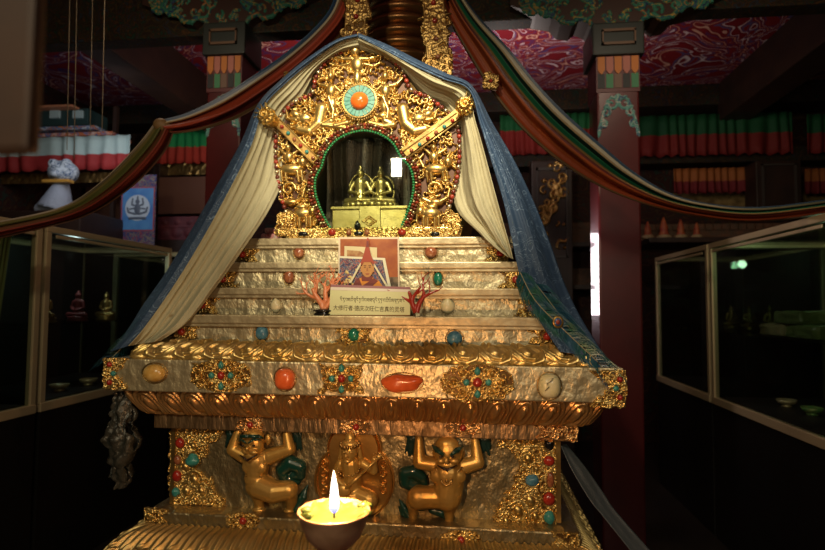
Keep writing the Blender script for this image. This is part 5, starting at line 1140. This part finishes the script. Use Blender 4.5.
# ---------------------------------------------------------------- long multicoloured swags
SW = [(0, (.13, .07, .03)), (.07, (.30, .055, .018)), (.24, (.34, .075, .02)), (.46, (.10, .015, .012)), (.52, (.24, .14, .05)), (.58, (.015, .13, .06)), (.70, (.008, .02, .02)), (.80, (.30, .22, .12)), (.84, (.40, .36, .26)), (.92, (.03, .06, .10))]
m = band_mat('swag_right', SW, rough=.5, bump=(60, .3, .004))
def swag(name, lo, up, m, label, seed, amp=.02, n=160, grp='ceremonial swags'):
    mid = [((a[0]+b[0])/2, (a[1]+b[1])/2, (a[2]+b[2])/2-.05) for a, b in zip(lo, up)]
    o = loft(name, [lo, mid, up], n, 40, m, None, lambda s, t: amp*math.sin(t*2*PI*2.5+seed+.6*math.sin(s*4))+.4*amp*math.sin(t*2*PI*5+s*3), .003)
    return tag(o, label, 'swag', grp)
lo = [(432, -22, 2.36), (448, 18, 2.37), (468, 54, 2.38), (492, 92, 2.40), (523, 130, 2.43), (560, 162, 2.48), (601, 187, 2.54), (648, 205, 2.6), (700, 217, 2.68), (755, 222, 2.75), (830, 214, 2.85)]
up = [(452, -22, 2.36), (478, 16, 2.37), (508, 48, 2.38), (534, 80, 2.40), (563, 111, 2.43), (598, 142, 2.48), (634, 172, 2.54), (672, 194, 2.6), (712, 204, 2.68), (762, 207, 2.75), (830, 199, 2.85)]
swag('fabric_swag', lo, up, m, 'orange, red and green fabric swag sweeping down to the right edge', .3)
SL = [(0, (.10, .05, .02)), (.12, (.22, .03, .018)), (.40, (.32, .045, .02)), (.62, (.16, .03, .015)), (.72, (.30, .18, .08)), (.78, (.42, .36, .26)), (.84, (.03, .07, .14))]
m = band_mat('swag_left', SL, rough=.55, bump=(60, .3, .004))
lo = [(366, -22, 2.36), (352, 20, 2.33), (330, 48, 2.31), (300, 76, 2.30), (268, 100, 2.29), (238, 118, 2.28), (200, 130, 2.27), (172, 134, 2.26)]
up = [(340, -22, 2.36), (330, 8, 2.33), (312, 30, 2.31), (284, 54, 2.30), (250, 78, 2.29), (218, 98, 2.28), (184, 114, 2.27), (156, 121, 2.26)]
swag('fabric_swag', lo, up, m, 'red and blue-edged fabric swag running from the spire to the upper left', 1.2)
SL2 = [(0, (.10, .04, .02)), (.15, (.20, .03, .018)), (.42, (.14, .05, .02)), (.60, (.08, .08, .02)), (.78, (.16, .12, .03)), (.90, (.40, .32, .24))]
m = band_mat('swag_low', SL2, rough=.55, bump=(60, .3, .004))
lo = [(174, 132, 2.26), (166, 150, 2.26), (146, 174, 2.27), (120, 196, 2.28), (90, 214, 2.3), (52, 226, 2.26), (-35, 246, 2.02)]
up = [(156, 121, 2.26), (142, 140, 2.26), (120, 164, 2.27), (96, 186, 2.28), (70, 203, 2.3), (36, 214, 2.26), (-40, 228, 2.02)]
swag('fabric_swag', lo, up, m, 'brown and olive fabric swag falling from the gathered corner to the left case', 2.2)
bm = bmesh.new(); c = P(161, 125, 2.24); ell(bm, c, (.035, .03, .03), 14); ell(bm, c+Vector((.03, 0, -.015)), (.03, .02, .022), 12); tag(fuse('fabric_knot', bm, mat('knot_brown', (.20, .11, .04), 0, .6), None, .004), 'brown gathered knot where the two left swags meet', 'knot')
# gilt ornaments on the swags
for (cx, cy, w_, h_, Yo, lab) in ((491, 81, 15, 17, 2.315, 'square gilt filigree ornament pinned on the right swag'), (288, 77, 8, 9, 2.22, 'small gilt flower ornament pinned on the left swag')):
    q = plaque('gilt_ornament', [(cx-w_*.35, cy-h_*.5), (cx+w_*.5, cy-h_*.3), (cx+w_*.35, cy+h_*.5), (cx-w_*.5, cy+h_*.3)], Yo, DGOLD, None, 99, .013, 1.6, .012, .002)
    poly('backing', [XZ(cx+u*w_, cy+v*h_, Yo) for u, v in ((-.35, -.5), (.5, -.3), (.35, .5), (-.5, .3))], Yo-.001, Yo+.02, DGOLD, q)
    tag(q, lab, 'ornament'); gem(cx, cy, Yo-.01, 4, 4, RED, q, 'dark red stone', .5, 'round', 'gem', 10)
#SECTION offerings
# ---------------------------------------------------------------- pictures, sign and corals on the first step
zS = zc(rows[0][2], YLp[0])                      # top of the first step
def card(name, pts, y, m, parent=None, t=.0012): return poly(name, [XZ(px, py, y) for px, py in pts], y, y+t, m, parent)
bk = empty('picture', P(369, 290, 1.812), 'tall orange-brown framed print leaning behind the portrait', 'picture')
card('white_edge', [(338, 314), (338.5, 237), (399, 237), (400, 314)], 1.812, mat('print_edge', (.62, .52, .38), 0, .5), bk, .003)
card('print', [(340, 313), (340.3, 239), (397.5, 239), (398.2, 313)], 1.8108, mat('print_orange', (.34, .10, .025), 0, .4, var=(.24, .05, .015), vscale=30), bk, .001)
card('dark_print_corner', [(389, 277), (398, 277), (398, 313), (389, 313)], 1.8098, mat('print_dark', (.05, .03, .02), 0, .4, var=(.22, .16, .09), vscale=60), bk, .0008)
c1 = empty('small_card', P(360, 260, 1.808), 'small pale card with a brown drawing behind the floral card', 'card')
card('card_face', [(344, 270), (344.5, 246), (377, 247.5), (377, 270)], 1.806, mat('card_pale', (.55, .48, .28), 0, .5), c1)
card('brown_drawing', [(347, 269), (347, 250), (360, 251), (366, 255), (374, 259), (374, 269)], 1.8053, mat('card_brown', (.24, .09, .03), 0, .5, var=(.40, .24, .10), vscale=60), c1, .0006)
c2 = empty('floral_card', P(362, 290, 1.802), 'white edged card with a dark floral print behind the portrait figure', 'card')
card('card_face', [(339, 314), (339, 256), (385, 258), (391, 287), (392, 314)], 1.802, mat('card_white', (.62, .60, .45), 0, .5), c2)
card('floral_print', [(339.5, 313), (339.5, 258), (382.5, 260), (388, 287), (389, 313)], 1.8012, pattern_mat('floral_print', (.05, .045, .09), [(.42, .03, (.35, .12, .10)), (.52, .02, (.35, .33, .30)), (.6, .03, (.08, .10, .22))], 60), c2, .0007)
rf = Relief(P(338, 0, 1.80).x, P(360, 0, 1.80).x, P(0, 292, 1.80).z, P(0, 262, 1.80).z, .0009)
for k in range(16): r_ = random.Random(k); x, z = XZ(343+r_.uniform(0, 14), 270+r_.uniform(0, 18), 1.80); rf.ell(x, z, .006, .004, .002, 0, r_.uniform(0, 3)); 
rf.build('pale_flowers', 1.8008, mat('flower_print', (.55, .42, .16), 0, .5), c2)
pt = empty('portrait_card', P(367, 300, 1.796), 'cut-out portrait of a person in a tall red pointed hat and orange robe', 'portrait')
def blob(name, cx, cy, rx, ry, y, m, t=.0008, n=28): return card(name, [(cx+rx*math.cos(a), cy+ry*math.sin(a)) for a in np.linspace(0, 2*PI, n+1)[:-1]], y, m, pt, t)
MR = mat('robe_orange', (.58, .21, .02), 0, .5); MM = mat('robe_maroon', (.15, .025, .02), 0, .5); MH = mat('hat_red', (.30, .045, .02), 0, .5); MS = mat('print_skin', (.42, .20, .06), 0, .5); MW = mat('scarf_pale', (.60, .55, .36), 0, .5); MK = mat('print_line', (.08, .03, .015), 0, .5)
card('shoulders', [(347, 314), (350, 292), (355, 281), (362, 277), (372, 277), (379, 281), (386, 291), (390, 314)], 1.796, MR, pt)
card('stole', [(347, 314), (350, 292), (355, 281), (359, 278), (362, 286), (374, 278), (378, 281), (368, 290), (356, 298), (352, 314)], 1.7952, MM, pt)
card('collar', [(361, 276), (373, 276), (372, 281), (362, 281)], 1.7946, MM, pt)
for a, b, c_ in (((361, 263), (350, 283), 1), ((373, 263), (388, 288), 1)): card('scarf_band', [(a[0]-1, a[1]), (a[0]+1, a[1]), (b[0]+1.2, b[1]), (b[0]-1.2, b[1])], 1.7940, MW, pt)
card('hat', [(360.5, 266), (361, 262), (363.5, 255), (366, 245), (367, 238), (368.5, 238), (369, 246), (371, 255), (374, 262), (374.5, 266), (371, 262), (364, 262)], 1.7934, MH, pt)
blob('face', 367.3, 269, 5.8, 8.2, 1.7940, MS)
card('hat_peak', [(366.2, 247), (366.6, 241), (368.4, 241), (369, 247)], 1.7928, MM, pt)
for dx in (-2.4, 2.4): card('eye', [(367.3+dx-1.2, 267.2), (367.3+dx, 266.6), (367.3+dx+1.2, 267.2), (367.3+dx, 267.8)], 1.7934, MK, pt, .0004); card('eyebrow', [(367.3+dx-1.4, 265.2), (367.3+dx+1.4, 265.2), (367.3+dx+1.2, 265.8), (367.3+dx-1.2, 265.8)], 1.7934, MK, pt, .0004)
card('nose', [(366.8, 267.5), (367.8, 267.5), (368.3, 271), (366.3, 271)], 1.7934, mat('skin_dark', (.30, .12, .04), 0, .5), pt, .0004); card('mouth', [(365.2, 273.4), (369.4, 273.4), (368.3, 274.6), (366.3, 274.6)], 1.7934, mat('lip_red', (.28, .06, .03), 0, .5), pt, .0004)
for dx in (-6, 6): card('ear', [(367.3+dx-.8, 266), (367.3+dx+.8, 266), (367.3+dx+.6, 272), (367.3+dx-.6, 272)], 1.7938, MS, pt, .0004)
# the printed sign
YSg = 1.772
q = [(330.5, 287), (410.5, 289.5), (410, 316), (329, 316)]
sg_ = empty('printed_sign', P(370, 316, YSg), 'cream sign with two lines of printed script between the corals', 'sign')
poly('sign_card', [XZ(*p_, YSg) for p_ in q], YSg, YSg+.010, mat('sign_cream', (.66, .68, .38), 0, .45), sg_)
card('sign_top_edge', [(331, 284.5), (410, 287), (410.5, 289.5), (330.5, 287)], YSg-.0005, mat('sign_mauve', (.30, .14, .16), 0, .5), sg_, .010)
card('sign_white_band', [(330.8, 287), (410.4, 289.5), (410.3, 292), (330.5, 290)], YSg-.0008, mat('sign_white', (.72, .66, .58), 0, .5), sg_, .0006)
card('sign_bottom_edge', [(329, 315), (410, 315), (410, 316.5), (329, 316.5)], YSg-.0008, mat('sign_brown', (.30, .12, .03), 0, .5), sg_, .001)
INK = mat('sign_ink', (.05, .03, .015), 0, .6)
ft = bpy.data.curves.new('printed_line', 'FONT'); ft.body = '大修行者·德庆次旺仁吉真的灵塔'; ft.size = .0178; ft.align_x = 'CENTER'; ft.align_y = 'CENTER'; ft.extrude = .0001; ft.space_character = 1.0; ft.offset = 0
to = bpy.data.objects.new('printed_line', ft); COL.objects.link(to); ft.materials.append(INK)
pc = P(368.5, 309, YSg-.0008); ang = math.atan2(P(405, 310.6, YSg).z-P(333, 308.4, YSg).z, P(405, 310.6, YSg).x-P(333, 308.4, YSg).x)
dg = bpy.context.evaluated_depsgraph_get(); me = bpy.data.meshes.new_from_object(to.evaluated_get(dg)); bpy.data.objects.remove(to)
xs_ = [v.co.x for v in me.vertices]; sc_ = (P(405, 309, YSg).x-P(334, 309, YSg).x)/(max(xs_)-min(xs_))
me.transform(Matrix.Translation(pc) @ Matrix.Rotation(-ang, 4, 'Y') @ Matrix.Rotation(PI/2, 4, 'X') @ Matrix.Diagonal((sc_, min(sc_*1.15, sc_*1.15), 1, 1))); link('printed_line', me, INK, sg_)
# upper line: head-stroke script built from strokes (horizontal heads, hanging stems, vowel hooks)
GL = [  # strokes in a unit cell, y up from the foot line
 [((0, 1), (.9, 1)), ((.15, 1), (.15, .5), (.35, .35)), ((.75, 1), (.75, .2))],
 [((0, 1), (.9, 1)), ((.5, 1), (.2, .7), (.5, .5), (.8, .3)), ((.1, 1.25), (.4, 1.5), (.7, 1.3))],
 [((0, 1), (.9, 1)), ((.1, 1), (.1, .4)), ((.45, 1), (.45, .4)), ((.8, 1), (.8, .1)), ((.1, .4), (.45, .4))],
 [((0, 1), (.9, 1)), ((.7, 1), (.3, .8), (.3, .5), (.7, .4), (.7, 0), (.4, -.2))],
 [((0, 1), (.9, 1)), ((.2, 1), (.2, .3), (.8, .3), (.8, 1)), ((.2, 1.3), (.5, 1.55), (.8, 1.35), (.55, 1.25))],
 [((0, 1), (.9, 1)), ((.45, 1), (.1, .6), (.5, .55), (.5, .1)), ((.8, 1), (.8, -.3))],
 [((0, 1), (.9, 1)), ((.1, 1), (.5, .5), (.9, .7)), ((.5, .5), (.5, 0), (.2, -.3))]]
sq = [1, 3, 0, 2, 4, 5, 1, 6, 4, 0, 2, 2, 5, 1, 3, 6, 0, 4, 4, 2, 5, 3, 2, 1]
bm = bmesh.new(); p0 = P(340, 301.5, YSg-.0008); p1 = P(405, 302.8, YSg-.0008); n = len(sq)
for i, g in enumerate(sq):
    o_ = p0.lerp(p1, i/n); cw = (p1-p0).length/n*.92; ch = .0185
    for st_ in GL[g]: tube(bm, [o_+Vector((x*cw, 0, y*ch*.62)) for x, y in st_], .00075, 5)
    if i % 3 == 2: tube(bm, [o_+Vector((cw*1.0, 0, ch*.6)), o_+Vector((cw*1.04, 0, ch*.45))], .0006, 5)
obj('printed_line', bm, INK, sg_)
# corals
def coral(name, base, H, seed, m, label, trunk, spread=1.0):
    r = random.Random(seed); o = empty(name, base, label, 'coral'); bm = bmesh.new()
    def grow(p, d, L, R, depth):
        pts = [p]; rr = [R]
        for i in range(4): d = (d+Vector((r.uniform(-.35, .35), r.uniform(-.18, .18), r.uniform(-.1, .3)))).normalized(); pts.append(pts[-1]+d*L/4); rr.append(R*(1-.12*(i+1)))
        tube(bm, pts+[pts[-1]+d*rr[-1]*.8], rr+[rr[-1]*.5], 10)
        if depth:
            for j in range(2+(r.random() < .5)):
                k = r.choice((2, 3, 4)); a = (-1 if j % 2 else 1)*r.uniform(.5, 1.0)*spread; nd = Vector((d.x*math.cos(a)+d.z*math.sin(a), d.y+r.uniform(-.3, .3), -d.x*math.sin(a)+d.z*math.cos(a))).normalized()
                if nd.z < 0: nd.z *= -.4
                grow(pts[k], nd, L*r.uniform(.6, .85), rr[k]*.78, depth-1)
    for dx in trunk: grow(base, Vector((dx, 0, 1)).normalized(), H*.44, H*.068, 3 if len(trunk) > 1 and name == 'orange_coral_branch' else 2)
    fuse('branches', bm, m, o, .0016, 2); return o
bs = P(322, 313, YSg); zS0 = zS
st = empty('coral_stand', Vector((bs.x, 1.785, zS)), 'small black carved stand under the orange coral', 'stand')
lathe('stand_foot', [(.030, 0), (.034, .004), (.026, .010), (.030, .014), (.022, .020), (.001, .021)], (bs.x, 1.790, zS+.0005), BLK, st, 24)
lathe('stand_rim', [(.034, .012), (.036, .015), (.034, .018), (.001, .019)], (bs.x, 1.790, zS+.0005), BLK, st, 24)
coral('orange_coral_branch', Vector((bs.x+.002, 1.786, zS+.020)), .175, 12, mat('salmon_coral', (.62, .20, .08), 0, .35, var=(.70, .28, .14), vscale=50), 'pale orange branching coral on a black stand left of the sign', (-.5, .15, .75), .9)
rb = P(416, 315, YSg-.01); coral('red_coral_branch', Vector((rb.x, 1.772, zS+.012)), .16, 21, mat('deep_red_coral', (.36, .035, .02), 0, .22, coat=.4), 'deep red glossy coral with thick branches right of the sign', (-.35, .45), 1.0)

# ---------------------------------------------------------------- butter lamp on its table
LB = P(334, 511, .95); R = .0605; BZ = LB.z
bl = empty('butter_lamp', (LB.x, .95, BZ-.125), 'lit copper butter lamp with a tall flame in front of the stupa', 'butter lamp')
cpm = mat('worn_copper_bowl', (.62, .34, .20), .4, .45, (50, .4, .002), (.42, .22, .12), 20)
lathe('bowl', [(.012, -.064), (.028, -.060), (.046, -.042), (.056, -.020), (R, -.002), (R+.0025, .001), (R, .0025), (R-.003, 0), (.052, -.020), (.001, -.03)], (LB.x, .95, BZ), cpm, bl, 64)
lathe('foot', [(.036, -.124), (.034, -.118), (.016, -.105), (.010, -.085), (.014, -.066), (.001, -.064)], (LB.x, .95, BZ), cpm, bl, 40)
bm = bmesh.new(); rings = 16; seg = 64; grid = []
for i in range(rings+1):
    r_ = (R-.0035)*i/rings; row = []
    for k in range(seg):
        a = 2*PI*k/seg; x, y = r_*math.cos(a), r_*math.sin(a); e = max(0, (i/rings-.62)/.38)
        z = -.012+.010*e*(1+.9*noise.noise(Vector((x*60, y*60, 1))))+.004*noise.noise(Vector((x*55, y*55, 3)))*min(1, e*3+.25)+(.016*max(0, noise.noise(Vector((x*38+3, y*38, 7))))*min(1, e*1.6))
        row.append(bm.verts.new((LB.x+x, .95+y, BZ+z)))
    grid.append(row)
for i in range(rings):
    for k in range(seg): bm.faces.new((grid[i][k], grid[i+1][k], grid[i+1][(k+1) % seg], grid[i][(k+1) % seg]))
btm = mat('butter', (.055, .085, .016), 0, .3, sss=.2, coat=.3, var=(.10, .135, .035), vscale=45)
bt = obj('butter', bm, btm, bl, True)
for px, py, r_ in ((362, 501, .012), (367, 505, .009), (306, 507, .010), (312, 514, .010), (357, 499, .008)):
    bm = bmesh.new(); p = P(px, py, .95); yy = .95+(.035 if py < 503 else .0 if py < 510 else -.025); ell(bm, (p.x, yy, BZ-.001), (r_, r_*.8, r_*.6), 14)
    for v in bm.verts: v.co += Vector(noise.noise_vector(v.co*120))*.003
    obj('butter_lump', bm, btm, bt, True)
wk = bmesh.new(); tube(wk, [(LB.x+.001, .95, BZ-.014), (LB.x, .95, BZ-.004), (LB.x+.0005, .95, BZ+.004)], [.0022, .002, .0012], 8); obj('wick', wk, mat('wick', (.03, .02, .03), 0, .9), bl, True)
FLZ = P(334, 512, .95).z-.002; FH = P(334, 470, .95).z-FLZ
bm = bmesh.new(); prof = [(.0005, 0), (.005, .04), (.0075, .12), (.0082, .22), (.0075, .36), (.0058, .55), (.0036, .75), (.0018, .9), (.0003, 1.0)]
rr_ = []
for r_, t in prof: rr_.append([bm.verts.new((LB.x+.0007*math.sin(t*4)-.001*t+r_*math.cos(2*PI*k/24), .95+r_*math.sin(2*PI*k/24), FLZ+t*FH)) for k in range(24)])
for a, b in zip(rr_, rr_[1:]):
    for k in range(24): bm.faces.new((a[k], a[(k+1) % 24], b[(k+1) % 24], b[k]))
fm = bpy.data.materials.new('flame'); fm.use_nodes = True; nt = fm.node_tree; b_ = nt.nodes['Principled BSDF']; b_.inputs['Base Color'].default_value = (0, 0, 0, 1)
tc = nt.nodes.new('ShaderNodeTexCoord'); sp_ = nt.nodes.new('ShaderNodeSeparateXYZ'); nt.links.new(tc.outputs['Generated'], sp_.inputs[0]); rp = nt.nodes.new('ShaderNodeValToRGB'); nt.links.new(sp_.outputs[2], rp.inputs[0])
cr = rp.color_ramp; cr.elements[0].position = 0; cr.elements[0].color = (.12, .15, .9, 1); cr.elements[1].position = 1; cr.elements[1].color = (1, .62, .30, 1)
for p_, c_ in ((.14, (.22, .25, .9, 1)), (.24, (1, .78, .7, 1)), (.7, (1, .86, .68, 1))): e = cr.elements.new(p_); e.color = c_
nt.links.new(rp.outputs[0], b_.inputs['Emission Color']); mth = nt.nodes.new('ShaderNodeMapRange'); mth.inputs['From Max'].default_value = .35; mth.inputs['To Min'].default_value = 1.2; mth.inputs['To Max'].default_value = 5.0
nt.links.new(sp_.outputs[2], mth.inputs[0]); nt.links.new(mth.outputs[0], b_.inputs['Emission Strength'])
fo = obj('flame', bm, fm, bl, True); fo.visible_shadow = False
tb = empty('offering_table', (LB.x, .95, 0), 'narrow red lacquered table carrying the butter lamp', 'table')
tz = BZ-.1245; boxo('tabletop', LB.x-.14, LB.x+.14, .86, 1.04, tz-.02, tz, WOODR, tb, .004)
for sx in (-1, 1):
    for sy in (-1, 1): boxo('leg', LB.x+sx*.12-.012, LB.x+sx*.12+.012, .95+sy*.07-.012, .95+sy*.07+.012, 0, tz-.02, WOODR, tb)
# ---------------------------------------------------------------- scarves under the slab corners, reflection strands, near post
def crumple(name, cx, cy, Y, w0, h, m, label, seed, amp=.02, n=70, mm=26, lean=0):
    r = random.Random(seed); V = []
    prof = [(0, .42), (.12, .50), (.3, .62), (.48, 1.0), (.62, .9), (.78, .6), (.9, .4), (1, .12)]
    for i in range(n):
        t = i/(n-1); w_ = np.interp(t, [a for a, b in prof], [b for a, b in prof])*w0
        for j in range(mm):
            a = 2*PI*j/(mm-1)*.9; p = Vector((math.cos(a)*w_*.5+lean*t*h, math.sin(a)*w_*.3, -t*h)); nn = noise.noise(Vector((p.x*38+seed, p.y*38, p.z*20)))*amp*1.2+noise.noise(Vector((p.x*110, seed, p.z*60)))*amp*.5
            p.x += nn; p.y += nn*.8+amp*.5*math.sin(a*7+t*9); V.append(P(cx, cy, Y)+p)
    Fc = [(i*mm+j, i*mm+j+1, (i+1)*mm+j+1, (i+1)*mm+j) for i in range(n-1) for j in range(mm-1)]
    o = pydata(name, np.array(V), Fc, m, None, True); so = o.modifiers.new('thickness', 'SOLIDIFY'); so.thickness = .0015; return tag(o, label, 'scarf')
SILK = mat('grey_silk', (.10, .09, .07), .3, .28, (60, .8, .01), (.05, .05, .04), 30, spec=.8, alpha=.8)
crumple('silk_scarf', 123, 392, 1.735, .115, .315, SILK, 'crumpled greyish silk scarf hanging below the left slab corner', 3, .016, lean=.03)
gs = loft('silk_scarf', [[(561, 446, 1.80), (572, 470, 1.76), (590, 500, 1.72), (606, 520, 1.70), (650, 575, 1.66)], [(566, 444, 1.84), (586, 468, 1.80), (604, 494, 1.78), (618, 514, 1.76), (672, 575, 1.70)]], 80, 14, mat('slate_silk', (.07, .08, .09), 0, .6, (30, .5, .01)), None, folds(13, 1.5, .006))
tag(gs, 'slate grey scarf slanting down from the right end of the stupa body', 'scarf')
for k, (px, Y, pb) in enumerate(((69, 2.9, 150), (76, 2.95, 158), (92, 3.0, 134), (104, 2.9, 130))):  # thin strands added in place of faint vertical reflections
    a = P(px, -30, Y); b = P(px-2, pb, Y); bm = bmesh.new(); tube(bm, [b, (a+b)/2+Vector((.004, 0, 0)), Vector((a.x, Y, ZC))], .0022, 6)
    tag(obj('reflection_strand', bm, mat('cord_tan', (.14, .10, .06), 0, .7)), 'thin tan strand standing in for a reflection streak, ' + ['leftmost', 'second from left', 'third from left', 'nearest the red swag'][k] + ' of the four', 'cord', 'strands standing in for reflections at the upper left')
# blurred post close to the viewer at the upper left
a = P(-60, 154, .42); b = P(42, -60, .42)
pp = empty('wooden_banner_board', (a.x, .42, a.z), 'blurred brown board hanging close to the viewer at the upper left edge', 'board')
bm = box(bmesh.new(), a.x, b.x, .42, .435, a.z, b.z+.6, .006); sh = P(24, 150, .42).x-P(36, 0, .42).x
for v in bm.verts: v.co.x += (b.z-v.co.z)/(b.z-a.z)*sh if v.co.x > (a.x+b.x)/2 and v.co.z < b.z else 0
obj('board', bm, mat('board_brown', (.045, .014, .003), 0, .7, var=(.03, .009, .002), vscale=14), pp)
cdm = bmesh.new(); tube(cdm, [(a.x*.5+b.x*.5, .428, b.z+.55), (a.x*.5+b.x*.5, .428, ZC)], .004, 8); obj('cord', cdm, mat('cord_tan', (0, 0, 0)), pp)
# pink brocade bundle beside the arch foot
p = P(274, 237, 2.02); bm = box(bmesh.new(), p.x-.055, p.x+.05, 2.02, 2.14, ztop+.001, ztop+.032, .01); pb_ = obj('brocade_bundle', bm, pattern_mat('pink_brocade', (.55, .22, .22), [(.45, .03, (.6, .5, .4)), (.56, .03, (.45, .06, .05))], 40), None)
tag(pb_, 'pink patterned brocade bundle at the left foot of the arch', 'bundle'); bm = box(bmesh.new(), p.x-.045, p.x+.04, 2.03, 2.13, ztop+.033, ztop+.056, .009)
tag(obj('brocade_bundle', bm, pattern_mat('pink_brocade_top', (.50, .16, .14), [(.45, .03, (.55, .45, .38)), (.56, .03, (.6, .3, .3))], 50)), 'redder brocade bundle lying on the pink one beside the arch', 'bundle')
